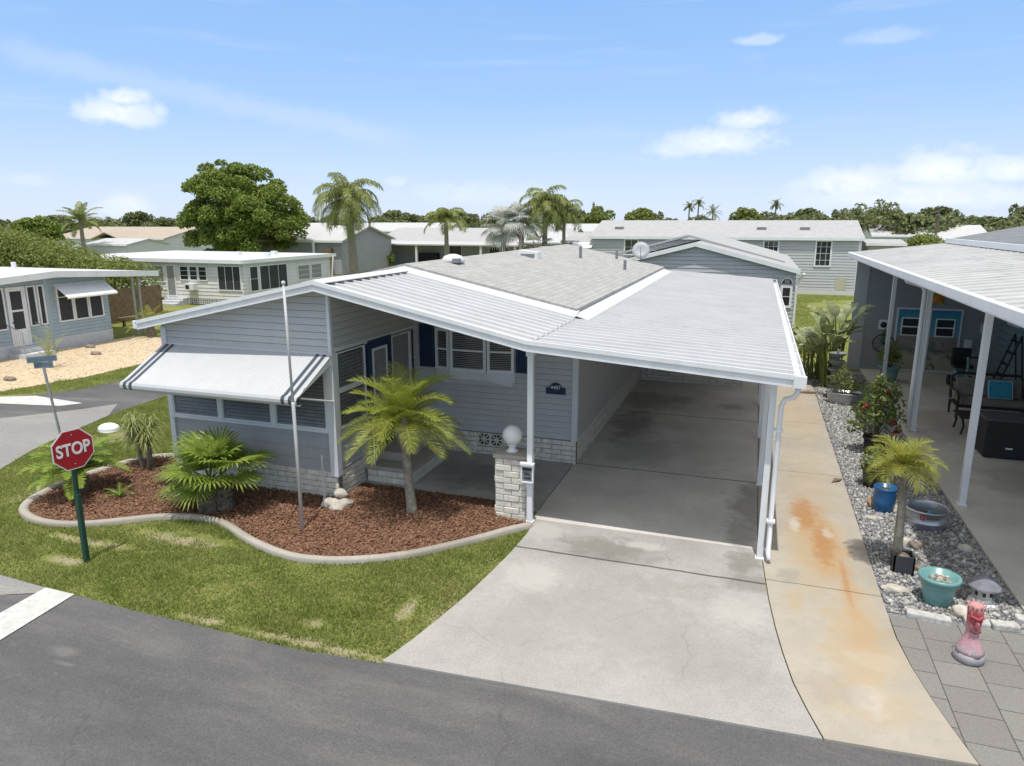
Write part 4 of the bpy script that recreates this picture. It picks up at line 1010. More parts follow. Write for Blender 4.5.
# ------------------------------------------------------------------ plants in the bed
rg = np.random.default_rng(11)
pp = thing('pygmy_date_palm', (-4.97, 9.59, .03), 'small feathery date palm with yellow green crown growing in the mulch before the porch', 'palm')
MB().tube([(-4.95, 9.60, -.05), (-4.96, 9.6, .12), (-5.0, 9.6, .6), (-5.03, 9.6, 1.05), (-5.03, 9.6, 1.5), (-5.03, 9.6, 1.62)], [.12, .085, .07, .075, .095, .05], 12).build('trunk', m_bark, pp, True)
feather_palm(pp, (-5.06, 9.6, 1.50), 44, 1.06, 56, .34, .0115, m_pygmy, m_pygmy, rg, els=(-.3, 1.5), droop=(.8, 1.6), sag=.3, vshape=.45, fwd=.8, cap=.85)
fp_ = thing('fan_palm', (-8.12, 8.7, .03), 'bushy green fan palm with a fibrous trunk in the mulch before the awning', 'palm')
tk = MB()
for (x, y, r, hh) in ((-8.1, 8.6, .17, .42), (-7.92, 8.76, .16, .56), (-8.22, 8.8, .14, .36)):
    tk.tube([(x, y, -.05), (x, y, hh*.5), (x+.02, y+.05, hh)], [r, r*.95, r*.6], 12)
    for k in range(60):
        a = rg.uniform(0, 6.28); zz = rg.uniform(.02, hh); c, s_ = math.cos(a), math.sin(a); rr = r*.9
        tk.add([(x+c*rr-s_*.03, y+s_*rr+c*.03, zz), (x+c*rr+s_*.03, y+s_*rr-c*.03, zz), (x+c*(rr+.07), y+s_*(rr+.07), zz+rg.uniform(.04, .14))], [(0, 1, 2)])
tk.build('trunk', m_palmbase, fp_)
for i in range(24):
    a = i*2.39996; u = (i+.5)/24; e = 1.5-1.35*u+rg.uniform(-.12, .12)
    src = [(-8.1, 8.68, .5), (-7.92, 8.78, .62), (-8.22, 8.83, .42)][i % 3]
    hub, V = fan_leaf(src, a, e, rg.uniform(.32, .5), rg.uniform(.5, .66), 26, rg, .35, 3.6)
    f = npmesh('fan_leaf', V, np.arange(len(V)).reshape(-1, 4), m_fan, fp_)
    MB().tube([src, (np.array(src)+hub)/2+np.array([0, 0, .02]), hub], [.013, .010, .007], 5).build('leaf_stalk', m_fan, f)
sg = thing('sago_palm', (-10.8, 8.55, .03), 'dark sago palm with stiff arching fronds in the kerbed bed behind the stop sign', 'palm')
MB().tube([(-10.8, 8.55, -.05), (-10.8, 8.55, .25), (-10.8, 8.55, .42)], [.17, .16, .1], 12).build('trunk', m_palmbase, sg, True)
feather_palm(sg, (-10.8, 8.55, .42), 32, .86, 38, .19, .022, m_sago, m_sago, rg, els=(.05, 1.2), droop=(.9, 1.3), sag=.1, fwd=.5, vshape=.35, cap=.75)
sg2 = thing('young_sago', (-9.9, 8.55, .03), 'tiny dark sago seedling low in the mulch right of the stop sign', 'palm')
feather_palm(sg2, (-9.9, 8.55, .08), 10, .32, 16, .06, .006, m_sago, m_sago, rg, els=(.2, 1.0), droop=(.6, .9), sag=.1)
yc = thing('strappy_shrub', (-10.75, 9.95, .03), 'pale strappy shrub with drooping leaves on thin stems at the back of the kerbed bed', 'shrub')
V = []
for k, (dx, dy, hh) in enumerate([(-.15, 0, .72), (.1, .1, .85), (.22, -.12, .66), (-.05, -.15, .95), (-.3, .1, .55)]):
    MB().tube([(-10.75+dx*.5, 9.95+dy*.5, -.02), (-10.75+dx, 9.95+dy, hh)], [.03, .022], 6).build('stem', m_bark, yc)
    for i in range(110):
        a = rg.uniform(0, 6.28); e = rg.uniform(-.1, 1.35); L_ = rg.uniform(.3, .5); p = np.array([-10.75+dx, 9.95+dy, hh-.05+rg.uniform(-.12, .05)])
        h_ = np.array([math.cos(a), math.sin(a), 0]); sd = np.array([-math.sin(a), math.cos(a), 0])*.010
        m1 = p+h_*L_*.5*math.cos(e)+np.array([0, 0, L_*.55*math.sin(e)]); m2 = m1+h_*L_*.35+np.array([0, 0, -L_*.32])
        V += [p-sd, m1-sd, m1+sd, p+sd, m1-sd, m2, m2+h_*.002, m1+sd]
npmesh('leaf_tuft', np.array(V), np.arange(len(V)).reshape(-1, 4), m_yucca, yc)

# ------------------------------------------------------------------ neighbour on the right
nb = thing('neighbour_home', (3.4, 24.5, 0), 'grey neighbouring home with long white roofed carport on posts at the right edge', 'house')
NX0, NZ0, NX1, NZ1 = 2.74, 3.63, 5.5, 3.95
nr = MB(); panroof(nr, NX0, NZ0, NX1, NZ1, 8.5, 24.75, .42, .02, .04); 
m_npan = MAT('weathered white carport roof', (.44, .44, .435), .6, .10, .9, dirt=(.25, .24, .23), dscale=1.0, damt=.5)
nro = nr.build('carport_roof', m_npan, nb)
MB().box(NX0-.04, NX0+.06, 8.46, 24.75, NZ0-.115, NZ0+.03).build('carport_gutter', m_white, nb, bevel=.012)
MB().box(NX0-.01, NX0+.07, 8.5, 24.75, NZ0-.135, NZ0-.116).build('gutter_lip', m_trim, nb)
fas = MB(); fas.hexa([(NX0, 8.44, NZ0-.17), (NX1, 8.44, NZ1-.17), (NX1, 8.5, NZ1-.17), (NX0, 8.5, NZ0-.17), (NX0, 8.44, NZ0+.03), (NX1, 8.44, NZ1+.03), (NX1, 8.5, NZ1+.03), (NX0, 8.5, NZ0+.03)]); fas.build('fascia', m_white, nb)
for y in (12.72, 17.25, 22.6, 9.0):
    x = 3.48 if y < 15 else (3.57 if y < 20 else 3.76)
    m = MB(); m.box(x-.05, x+.05, y-.05, y+.05, .0, 3.66); m.box(x-.07, x+.07, y-.07, y+.07, .05, .09); m.build('carport_post', m_white, nb, bevel=.006)
MB().tube([(3.0, 16.9, 3.62), (3.0, 16.92, 3.44), (3.06, 16.95, 3.36), (3.36, 17.05, 3.27), (3.45, 17.15, 3.15), (3.45, 17.17, 1.2), (3.45, 17.17, .1)], .05, 10).build('downspout', m_white, nb, True)
WN = Wall((2.98, 24.45), (6.95, 24.45)); WNL = Wall((4.3, 31.8), (4.3, 24.6)); WNR = Wall((6.95, 24.45), (6.95, 9.4)); WN2 = Wall((6.95, 31.8), (4.3, 31.8))
mb = MB(); lap(mb, WN, .05, NZ0, 4.0, board=.10, s0=.36); lap(mb, WNL, .02, 3.4, board=.12); lap(mb, WN2, .02, 3.5, board=.14)
m_nsid = MAT('mid grey siding', (.30, .315, .33), .55, .05, 2); m_tealw = MAT('blue grey wall', (.21, .285, .295), .6, .05, 2)
mb.build('siding_wall', m_nsid, nb)
mb = MB(); mb.wb(WN, 0.01, WN.L, .0, 3.62, -.07, -.03); mb.wb(WNL, .01, WNL.L-.01, 0, 3.3, -.07, -.03); mb.wb(WN, -.01, .36, .0, 3.56, -.02, .03); mb.build('wall_panel', MAT('pale grey panel', (.42, .44, .46), .6, .04, 2), nb)
mb = MB(); lap(mb, WNR, .05, 3.75, board=.2, thick=.008); mb.wb(WNR, 0, WNR.L, .0, 3.75, -.08, -.02); mb.build('inner_wall', m_tealw, nb)
# painted doors: a plain beach scene
def MURAL():
    m, g, b = newmat('painted beach scene')
    p = g.pos(); s = g.sep(p); nz = g.math('MULTIPLY', g.math('SUBTRACT', g.noise(p, 2.2, 5), .5), .5)
    z = g.math('ADD', s[2], nz)
    c = g.ramp(g.math('DIVIDE', z, 2.1), [(.0, (.40, .36, .26)), (.28, (.42, .38, .28)), (.36, (.20, .19, .17)), (.42, (.30, .27, .23)), (.5, (.30, .22, .20)), (.56, (.25, .33, .31)), (.62, (.10, .36, .42)), (.85, (.03, .26, .38)), (1, (.02, .14, .33))])
    n2 = g.smooth(g.noise(p, 3.2, 4, .6, .8), .54, .62)
    low = g.math('LESS_THAN', s[2], 1.0)
    c = g.mix(g.math('MULTIPLY', g.math('MULTIPLY', n2, low), .8), c, (.07, .12, .14))
    g.l.new(c, b.inputs['Base Color']); b.inputs['Roughness'].default_value = .5
    return m
m_mural = MURAL()
for a, b in ((1.24, 2.06), (2.14, 3.02)):
    d = MB().wframe(WN, a, b, .06, 2.02, .05, -.02, .055).build('painted_door', m_trim, nb)
    MB().wb(WN, a+.05, b-.05, .08, 1.97, -.02, .035).build('painted_panel', m_mural, d)
    c = (a+b)/2
    f = MB().wframe(WN, c-.26, c+.26, 1.16, 1.72, .035, .02, .06, 1, 2, .04).build('window_frame', m_white, d)
    MB().wb(WN, c-.24, c+.24, 1.18, 1.70, .02, .045).build('pane', m_dark, f)
Wn = WNR; window(Wn, 8.0, 9.2, 1.7, 2.5, nb, .02, .06)
window(Wn, .9, 1.8, 1.75, 2.5, nb, .02, .06)
MB().wb(WN, 3.15, 3.35, .85, 1.12, .01, .07).build('switch_box', m_trim, nb, bevel=.006)
MB().wb(WN, 3.52, 3.6, 1.35, 1.62, .01, .06).build('door_light', m_trim, nb)
em = thing('electric_meter', (3.9, 24.4, 1.3), 'round black electricity meter on a white plate mounted on the grey siding', 'meter')
MB().wb(WN, .78, 1.02, 1.32, 1.62, .012, .06).build('meter_plate', m_white, em, bevel=.01); MB().ball(WN.pt(.9, 1.47, .09), (.09, .07, .09), 14, 10).build('meter_dial', m_black, em, True)
MB().tube([WN.pt(.9, 1.32, .05), WN.pt(.9, .9, .05)], .03, 8).build('conduit', m_greyp, em)
hr_ = thing('wall_wheel', (3.9, 24.35, .9), 'black wire wheel ornament hung below the electricity meter', 'ornament')
m = MB(); ring = [(3.92+.30*math.cos(t), 24.28+.03*math.sin(t), .90+.27*math.sin(t)) for t in np.linspace(0, 2*math.pi, 25)]; m.tube(ring, .016, 6); m.build('rim', m_black, hr_)
m = MB()
for k in range(8):
    t = k*math.pi/4; m.tube([(3.92, 24.28, .9), (3.92+.30*math.cos(t), 24.28, .90+.27*math.sin(t))], .006, 5)
tag(m.build('spokes', m_black, hr_), None)
sf = MB()
pts = []
for k in range(10):
    t = math.pi/2+k*math.pi/5; r = .30 if k % 2 == 0 else .13; pts.append((5.28-2.98+r*math.cos(t), 2.36+r*math.sin(t)))
sf.add([WN.pt(a, b, .02) for a, b in pts]+[WN.pt(a, b, .05) for a, b in pts]+[WN.pt(5.28-2.98, 2.38, .09)], [(i, (i+1) % 10, 10+(i+1) % 10, 10+i) for i in range(10)]+[(10+i, 10+(i+1) % 10, 20) for i in range(10)])
tag(sf.build('starfish_ornament', MAT('orange ornament', (.55, .22, .02), .6, .2, 6)), 'orange starfish ornament hung high on the wall above the painted doors', 'ornament')
# shingled roof of the neighbour behind the carport
m = MB(); slab(m, [(5.42, 8.5, 4.08), (9.4, 8.5, 4.9), (9.4, 24.75, 4.9), (5.42, 24.75, 4.08)], .08); slab(m, [(9.4, 8.5, 4.9), (13.4, 8.5, 4.08), (13.4, 24.75, 4.08), (9.4, 24.75, 4.9)], .08); m.build('shingle_roof', m_shingle3, nb)
MB().box(5.34, 5.42, 8.4, 24.78, 3.96, 4.1).build('white_fascia', m_white, nb)

# patio furniture
so_ = thing('patio_sofa', (5.3, 19.2, .05), 'dark metal framed patio loveseat with tan cushions in the neighbour carport', 'sofa')
SX0, SX1, SY = 4.72, 6.25, 18.6
m_cush = MAT('tan cushion', (.20, .175, .145), .9, .12, 6, .3, 40); m_iron = MAT('dark bronze metal', (.02, .018, .016), .45, .2, 8)
MB().box(SX0+.06, SX1-.06, SY+.08, SY+.72, .38, .50).build('seat_cushion', m_cush, so_, bevel=.03)
m = MB(); m.hexa([(SX0+.08, SY+.62, .50), (SX1-.08, SY+.62, .50), (SX1-.08, SY+.76, .50), (SX0+.08, SY+.76, .50), (SX0+.08, SY+.76, .92), (SX1-.08, SY+.76, .92), (SX1-.08, SY+.88, .92), (SX0+.08, SY+.88, .92)]); m.build('back_cushion', m_cush, so_, bevel=.04)
m = MB()
m.tube([(SX0, SY+.75, .4), (SX0, SY+.86, .9), (SX0+.12, SY+.9, 1.0), (SX1-.12, SY+.9, 1.0), (SX1, SY+.86, .9), (SX1, SY+.75, .4)], .032, 8); m.box(SX0, SX1, SY+.05, SY+.78, .33, .375)
m.build('frame', m_iron, so_)
for x in (SX0, SX1):
    MB().tube([(x, SY+.85, .85), (x, SY+.75, .66), (x, SY+.2, .68), (x, SY+.02, .62), (x, SY+.04, .36)], .03, 8).build('armrest', m_iron, so_)
    for y in (SY+.06, SY+.74): MB().tube([(x, y, .36), (x, y-.02, .05)], [.032, .022], 8).build('leg', m_iron, so_)
cu = thing('blue_cushion', (5.55, 19.1, .5), 'bright turquoise cushion leaning on the patio loveseat', 'cushion')
m = MB(); m.hexa([(5.42, SY+.42, .52), (5.92, SY+.42, .52), (5.92, SY+.56, .50), (5.42, SY+.56, .50), (5.42, SY+.60, .92), (5.92, SY+.60, .92), (5.92, SY+.70, .90), (5.42, SY+.70, .90)])
m_turq = MAT('turquoise fabric', (.03, .30, .42), .85, .15, 14)
m.build('cushion_cover', m_turq, cu, bevel=.045); MB().tube([(5.43, SY+.41, .53), (5.91, SY+.41, .53), (5.91, SY+.59, .91), (5.43, SY+.59, .91), (5.43, SY+.41, .53)], .008, 5).build('piping', m_white, cu)
bc = thing('storage_box', (4.9, 15.6, .05), 'large black storage box with a grey lid at the patio edge near the post', 'box')
MB().box(4.5, 5.35, 15.6, 16.2, .07, .80).build('box_body', m_black, bc, bevel=.02); MB().box(4.46, 5.39, 15.56, 16.24, .803, .87).build('lid', MAT('dark grey plastic', (.07, .07, .07), .5, .1, 6), bc, bevel=.015)
MB().box(4.86, 4.98, 15.585, 15.597, .26, .29).build('clasp', m_white, bc)
ct = thing('coffee_table', (4.75, 17.2, .05), 'low dark metal patio table before the loveseat', 'table')
MB().box(4.45, 5.6, 17.2, 17.9, .42, .45).build('tabletop', m_iron, ct, bevel=.01)
for x in (4.5, 5.55):
    for y in (17.25, 17.85): MB().tube([(x, y, .42), (x+(.04 if x < 5 else -.04), y, .25), (x, y, .05)], .022, 6).build('leg', m_iron, ct)
ld = thing('folding_ladder', (6.4, 21.6, .05), 'black folding step ladder standing against the blue grey carport wall', 'ladder')
for yy in (21.45, 21.95):
    MB().tube([(6.2, yy, .05), (6.66, yy, 1.7)], .025, 6).build('rail', m_black, ld); MB().tube([(6.88, yy, .05), (6.66, yy, 1.68)], .02, 6).build('rear_rail', m_black, ld)
for k in range(5):
    zz = .3+.3*k; x = 6.2+.46*(zz-.05)/1.65; MB().box(x-.05, x+.06, 21.45, 21.95, zz, zz+.025).build('step', m_black, ld)
bk = thing('mobility_scooter', (5.7, 22.3, .05), 'dark mobility scooter with teal body parked by the painted doors', 'scooter')
for x in (5.45, 5.95, 5.7):
    y = 22.0 if x == 5.7 else 22.7
    MB().tube([(x-.045, y, .19), (x+.045, y, .19)], .14, 16).build('wheel', m_black, bk)
MB().box(5.5, 5.9, 21.95, 22.8, .2, .27).build('deck', m_black, bk, bevel=.02); MB().box(5.52, 5.88, 22.5, 22.85, .27, .5).build('body', m_teal, bk, bevel=.05)
MB().box(5.46, 5.94, 22.4, 22.85, .58, .67).build('seat', m_black, bk, bevel=.03); MB().box(5.46, 5.94, 22.8, 22.9, .66, 1.1).build('backrest', m_black, bk, bevel=.03)
MB().tube([(5.7, 22.0, .2), (5.7, 22.05, .75), (5.7, 22.15, .95)], .035, 8).build('tiller', m_teal, bk); MB().tube([(5.45, 22.18, .95), (5.95, 22.18, .95)], .02, 6).build('handlebar', m_black, bk)
def pot(name, c, r0, r1, h, mat, label, cat='pot', n=28, z0=.02, soil=True, rim=.02, group=None):
    t = thing(name, (c[0], c[1], z0), label, cat, group)
    MB().lathe([(r0*.96, 0), (r0, .01), ((r0+r1)/2*1.01, h*.5), (r1-.005, h-.05), (r1+rim, h-.045), (r1+rim, h), (r1-.02, h), (r1-.03, h-.06)], (c[0], c[1], z0), n).build('pot_wall', mat, t, True)
    if soil: MB().lathe([(1e-4, h-.065), (r1-.022, h-.065), (r1-.022, h-.075), (1e-4, h-.075)], (c[0], c[1], z0), n).build('soil', m_soil, t)
    return t
def bush(name, c, bl, per, sz, mat, label, cat='plant', parent=None, asp=.5, stem=True, rng=None):
    rng = rng or np.random.default_rng(int(abs(c[0]*100+c[1]*10))+3)
    t = thing(name, c, label, cat)
    V, Fc = crown_mesh([((c[0]+p[0], c[1]+p[1], c[2]+p[2]), r) for p, r in bl], per, sz, asp, rng, .25, .9)
    npmesh('foliage', V, Fc, mat, t)
    if stem:
        m = MB()
        for p, r in bl: m.tube([c, (c[0]+p[0]*.6, c[1]+p[1]*.6, c[2]+p[2]*.55), (c[0]+p[0], c[1]+p[1], c[2]+p[2])], [.018, .012, .005], 5)
        m.build('stems', m_bark2, t)
    return t
pot('teal_planter', (3.92, 22.8), .2, .27, .42, m_teal, 'teal planter under the wire wheel beside the carport post', z0=.05)
bush('leafy_plant', (3.92, 22.8, .42), [((0, 0, .45), .3), ((.1, .1, .2), .25), ((-.12, 0, .3), .25)], 2600, .05, m_bush, 'upright green plant growing in the teal planter under the wire wheel')

# ------------------------------------------------------------------ gravel bed
pot('teal_pot', (2.40, 9.18), .145, .215, .37, m_teal, 'large teal glazed pot with bare soil beside the pink statue')
m = MB(); rr = np.random.default_rng(4)
V, Fc = stones([(2.29, 9.07), (2.51, 9.07), (2.51, 9.29), (2.29, 9.29)], 40, .014, .034, .325, rr); o = npmesh('potted_pebbles', V, Fc, CHIPS('cream pebbles', [(.5, .47, .4), (.2, .19, .16), (.62, .6, .54)])); tag(o, 'cream pebbles lying inside the teal glazed pot', 'pebbles', kind='stuff')
tb = thing('metal_tub', (2.76, 11.75, .02), 'round galvanised stock tub with a red badge on the gravel', 'tub')
MB().lathe([(.282, 0), (.29, .01), (.29, .08), (.30, .09), (.30, .11), (.29, .12), (.295, .26), (.31, .265), (.317, .28), (.31, .295), (.295, .29), (.283, .26), (.28, .13), (.276, .02), (1e-4, .02)], (2.76, 11.75, .02), 40).build('tub_wall', m_alu, tb, True)
MB().lathe([(1e-4, .12), (.278, .12), (.278, .11), (1e-4, .11)], (2.76, 11.75, .02), 40).build('dark_water', MAT('dark water', (.01, .015, .02), .1, .2, 4), tb)
def on_tub(t, z, d=.002): return (2.76+(.294+d)*math.cos(t), 11.75+(.294+d)*math.sin(t), .02+z)
t0 = -math.pi/2-.35
m = MB(); k = 16
m.add([on_tub(t0+.17*math.cos(a)*.75, .205+.046*math.sin(a), .003) for a in np.linspace(0, 2*math.pi, k, False)]+[on_tub(t0+.085*math.cos(a)*.75, .205+.02*math.sin(a), .003) for a in np.linspace(0, 2*math.pi, k, False)], [(i, (i+1) % k, k+(i+1) % k, k+i) for i in range(k)])
m.build('red_badge', MAT('badge red', (.45, .02, .03), .5, .05, 5), tb)
m = MB()
for i in range(11):
    a = t0+.16+i*.06; m.add([on_tub(a, .188), on_tub(a+.042, .188), on_tub(a+.042, .222), on_tub(a, .222)], [(0, 1, 2, 3)])
m.build('faded_lettering', MAT('faded print', (.12, .12, .13), .6, .1, 5), tb)
ft = thing('blue_float', (2.83, 11.78, .14), 'small blue cone floating in the galvanised tub', 'float')
MB().lathe([(.07, 0), (.06, .03), (.012, .11), (1e-4, .115)], (2.83, 11.78, .14), 14).build('cone', MAT('float blue', (.05, .22, .38), .4, .1, 5), ft, True); MB().lathe([(.075, -.01), (.08, .0), (.075, .012)], (2.83, 11.78, .14), 14).build('float_ring', m_bluepot, ft, True)
bp = thing('blue_pot', (2.24, 12.15, .02), 'cobalt blue upright glazed pot behind the slender palm trunk', 'pot')
MB().lathe([(.14, 0), (.165, .02), (.17, .2), (.16, .36), (.17, .38), (.17, .41), (.145, .41), (.14, .3)], (2.24, 12.15, .02), 26).build('pot_wall', m_bluepot, bp, True); MB().lathe([(1e-4, .35), (.142, .35), (.142, .34), (1e-4, .34)], (2.24, 12.15, .02), 20).build('soil', m_soil, bp)
dw = thing('slender_palm', (2.09, 10.02, .0), 'slender small palm with grey mossy trunk rising from the square black planter', 'palm')
m = MB(); pts = [(2.09, 10.0, .12), (2.075, 10.01, .4), (2.07, 10.02, .75), (2.06, 10.02, 1.1), (2.03, 10.02, 1.5)]
m.tube(pts, [.07, .06, .055, .05, .04], 10); m.build('trunk', m_grywood, dw, True)
rs = np.random.default_rng(77)
feather_palm(dw, (2.03, 10.02, 1.48), 28, .50, 30, .24, .010, m_areca, m_areca, rs, els=(-.35, 1.35), droop=(1.0, 1.8), sag=.35, vshape=.35, fwd=.7, cap=1.2)
sb = thing('square_planter', (2.13, 9.95, .02), 'square black planter box with brown stone holding the slender palm', 'planter')
WP = [(2.02, 9.84), (2.27, 9.84), (2.27, 10.07), (2.02, 10.07)]
m = MB(); 
for i in range(4):
    W = Wall(WP[i], WP[(i+1) % 4]); m.wb(W, 0, W.L, .02, .27, -.02, .0)
m.build('planter_wall', MAT('slate plastic', (.045, .05, .055), .45, .1, 6), sb); MB().box(2.04, 2.25, 9.86, 10.05, .03, .19).build('soil', m_soil, sb)
o = MB().ball((2.15, 9.95, .23), (.08, .075, .05), 12, 8, .12).build('brown_stone', m_rockd, smooth=True); tag(o, 'brown stone resting inside the square black planter', 'rock')
# pink statue
tk_ = thing('pink_statue', (2.46, 7.98, .02), 'pink painted clay statue with carved face and flared grey base on the pavers', 'statue')
tx, ty = 2.46, 7.98
MB().lathe([(.135, 0), (.150, .015), (.152, .06), (.14, .10)], (tx, ty, .02), 28).build('base', m_tgrey, tk_, True)
MB().lathe([(.143, .085), (.13, .14), (.10, .20), (.076, .26), (.066, .33), (.07, .42), (.074, .52), (.078, .59), (.07, .64), (.045, .66), (1e-4, .665)], (tx, ty, .02), 28, wob=.015).build('body', m_pink, tk_, True)
fw = Vector((-tx, -ty, 0)).normalized(); fw = (fw+Vector((.35, .05, 0))).normalized(); sd_ = Vector((-fw.y, fw.x, 0))
def fp3(a, z, d): p = Vector((tx, ty, 0))+sd_*a+fw*d; return (p.x, p.y, z)
m = MB(); m.ball(fp3(0, .47, .085), (.022, .022, .055), 10, 8); m.build('nose', m_pink, tk_, True)
m = MB(); m.tube([fp3(-.06, .555, .065), fp3(0, .535, .09), fp3(.06, .555, .065)], .018, 8); m.build('brow', m_pink, tk_, True)
m_dkred = MAT('dark red clay', (.20, .06, .065), .8, .2, 9)
for a in (-.035, .035): MB().ball(fp3(a, .515, .073), (.02, .02, .014), 10, 8).build('eye', m_dkred, tk_, True)
MB().tube([fp3(-.045, .395, .068), fp3(0, .385, .085), fp3(.045, .395, .068)], .016, 8).build('mouth', m_dkred, tk_, True)
m = MB()
for k in range(11):
    a = k*2*math.pi/11; m.tube([(tx+.06*math.cos(a), ty+.06*math.sin(a), .63), (tx+.09*math.cos(a), ty+.09*math.sin(a), .67+.015*(k % 2))], [.018, .006], 6)
m.build('crown', m_pink, tk_, True)
# lantern
ln = thing('garden_lantern', (2.92, 9.34, .02), 'cream octagonal garden lantern with a grey scalloped roof on the gravel', 'lantern')
MB().lathe([(.155, 0), (.165, .015), (.15, .04), (.11, .055), (.105, .08)], (2.92, 9.34, .02), 8).build('base', m_white, ln); MB().lathe([(.105, .08), (.112, .24), (.115, .25)], (2.92, 9.34, .02), 8).build('lantern_wall', m_lantern, ln)
m = MB(); n_ = 32
m.lathe([(.185, .235), (.18, .25), (.12, .31), (.05, .355), (.025, .385), (1e-4, .39)], (2.92, 9.34, .02), n_, wob=.035); m.build('roof', m_lroof, ln)
for k in range(3):
    a = -math.pi/2-.9+k*.785; c, s_ = math.cos(a), math.sin(a); x, y = 2.92+c*.107, 9.34+s_*.107
    W = Wall((x+s_*.016, y-c*.016), (x-s_*.016, y+c*.016)); MB().wb(W, 0, W.L, .155, .2, -.02, .006).build('opening', m_dark, ln)
# edging stones and rocks
m_estone = MAT('white painted stone', (.50, .49, .465), .9, .2, 11, 1, 22, dirt=(.26, .25, .22), dscale=7, damt=.7)
for k, (x0, y0, x1, y1, lab) in enumerate([(1.99, 8.72, 2.45, 8.66, 'long white edging stone at the gravel end nearest the walkway'), (2.60, 8.73, 2.86, 8.73, 'short white edging stone just behind the pink statue'), (2.88, 8.75, 3.16, 8.77, 'white edging stone right of the pink statue below the lantern'), (3.18, 8.98, 3.44, 8.98, 'white edging stone by the patio corner right of the lantern')]):
    W = Wall((x0, y0), (x1, y1)); o = MB().wb(W, 0, W.L, .0, .09, -.10, .03).build('edging_stone', m_estone, bevel=.02); tag(o, lab, 'stone', 'white edging stones along the gravel end')
rocks = [((1.98, 9.35), (.15, .08, .05), m_rock, 'flat tan rock between the walkway and the teal pot'), ((2.60, 8.93), (.11, .1, .085), m_rock, 'grey angular rock between the teal pot and pink statue'), ((2.32, 10.9), (.10, .065, .06), m_rock, 'white rock in front of the galvanised tub'), ((2.46, 10.78), (.08, .07, .07), m_rockd, 'small brown rock in front of the galvanised tub'), ((2.42, 10.02), (.12, .09, .06), m_rockd, 'reddish brown rock between the square planter and lantern'), ((2.05, 11.75), (.12, .06, .03), m_rock, 'flat pale slab left of the blue pot'), ((2.08, 12.25), (.07, .06, .11), MAT('painted ornament', (.5, .3, .15), .6, .4, 20), 'small tan and white ornament left of the blue pot'), ((2.45, 12.1), (.12, .08, .08), m_rock, 'pale rock between the blue pot and the tub'), ((3.1, 10.9), (.10, .08, .06), m_rock, 'shaded rock beside the galvanised tub near the patio'), ((2.3, 13.9), (.09, .07, .07), m_rock, 'white rock behind the black pot of low shrub')]
for c, r, mt, lab in rocks: tag(MB().ball((c[0], c[1], .01+r[2]*.6), r, 18, 12, .2).build('rock', mt, smooth=True), lab, 'rock', 'rocks on the gravel strip')
for c, a, lab in (((1.66, 13.3), .9, 'curled brown fallen leaf on the walkway by the gravel edge'), ((1.62, 20.4), .3, 'brown fallen palm sheath lying at the far end of the walkway')):
    k = 1 if a > .5 else 2.2; m = MB(); d = np.array([math.cos(a), math.sin(a)])*.17*k; n_ = np.array([-math.sin(a), math.cos(a)])*.05*k
    m.add([(c[0]-d[0], c[1]-d[1], .04), (c[0]-n_[0], c[1]-n_[1], .075), (c[0]+d[0], c[1]+d[1], .045), (c[0]+n_[0], c[1]+n_[1], .085)], [(0, 1, 2, 3)]); o = m.build('fallen_leaf', m_wood); tag(o, lab, 'leaf'); so2 = o.modifiers.new('t', 'SOLIDIFY'); so2.thickness = .01
# potted palm, hibiscus, trough, tower
pot('black_pot', (2.26, 13.3), .17, .22, .36, m_black, 'black pot of low shrub on the gravel behind the slender palm')
bush('pot_shrub', (2.26, 13.3, .32), [((0, 0, .22), .24), ((.12, .05, .1), .18), ((-.1, 0, .12), .18)], 2600, .05, m_bush, 'low yellow green shrub in the black pot behind the slender palm', asp=.3)
rf = thing('red_flower', (2.5, 12.9, .02), 'single red flower stalk among the gravel before the potted palm', 'flower')
MB().tube([(2.42, 12.6, .02), (2.44, 12.6, .42), (2.45, 12.58, .62)], .008, 5).build('stalk', m_bush, rf)
V, Fc = crown_mesh([((2.46, 12.58, .64), .07)], 16000, .03, .6, rg, .2); npmesh('petals', V, Fc, m_red, rf)
pot('hibiscus_pot', (2.52, 15.3), .17, .21, .36, m_black, 'black pot under the red flowering hibiscus')
hb = bush('hibiscus', (2.52, 15.3, .34), [((0, 0, .55), .42), ((.22, .1, .35), .34), ((-.22, 0, .42), .34), ((.1, -.1, 1.0), .27), ((-.08, .05, .95), .24), ((.2, 0, .78), .28), ((-.3, .05, .15), .2), ((.05, 0, 1.15), .18)], 1500, .055, m_hib, 'rounded hibiscus shrub with red flowers in a black pot on the gravel')
for dx, dy, dz in ((.12, -.2, .98), (.26, -.3, .42), (-.26, -.25, .7), (.33, -.2, .2)):
    V, Fc = crown_mesh([((2.52+dx, 15.3+dy, .34+dz), .055)], 12000, .03, .7, rg, .2); npmesh('flower', V, Fc, m_red, hb)
tr_ = thing('metal_trough', (2.45, 19.5, .02), 'oval galvanised trough holding mixed plants at the far gravel', 'trough')
MB().lathe([(.34, 0), (.36, .15), (.38, .28), (.39, .3), (.36, .3), (.35, .2), (1e-4, .2)], (2.45, 19.5, .02), 30, 1.25, .7).build('trough_wall', m_alu, tr_, True); MB().lathe([(1e-4, .25), (.34, .25), (.34, .24)], (2.45, 19.5, .02), 24, 1.25, .7).build('soil', m_soil, tr_)
bush('trough_plants', (2.4, 19.5, .25), [((-.2, 0, .3), .28), ((.1, 0, .25), .25), ((.3, 0, .2), .2), ((-.05, .1, .5), .2)], 1900, .05, m_bush, 'mixed pale green plants spilling from the oval trough', asp=.3)
tw = thing('tiered_planter', (2.2, 20.0, .02), 'tower of stacked grey planter cups beside the paddle leaf plants', 'planter')
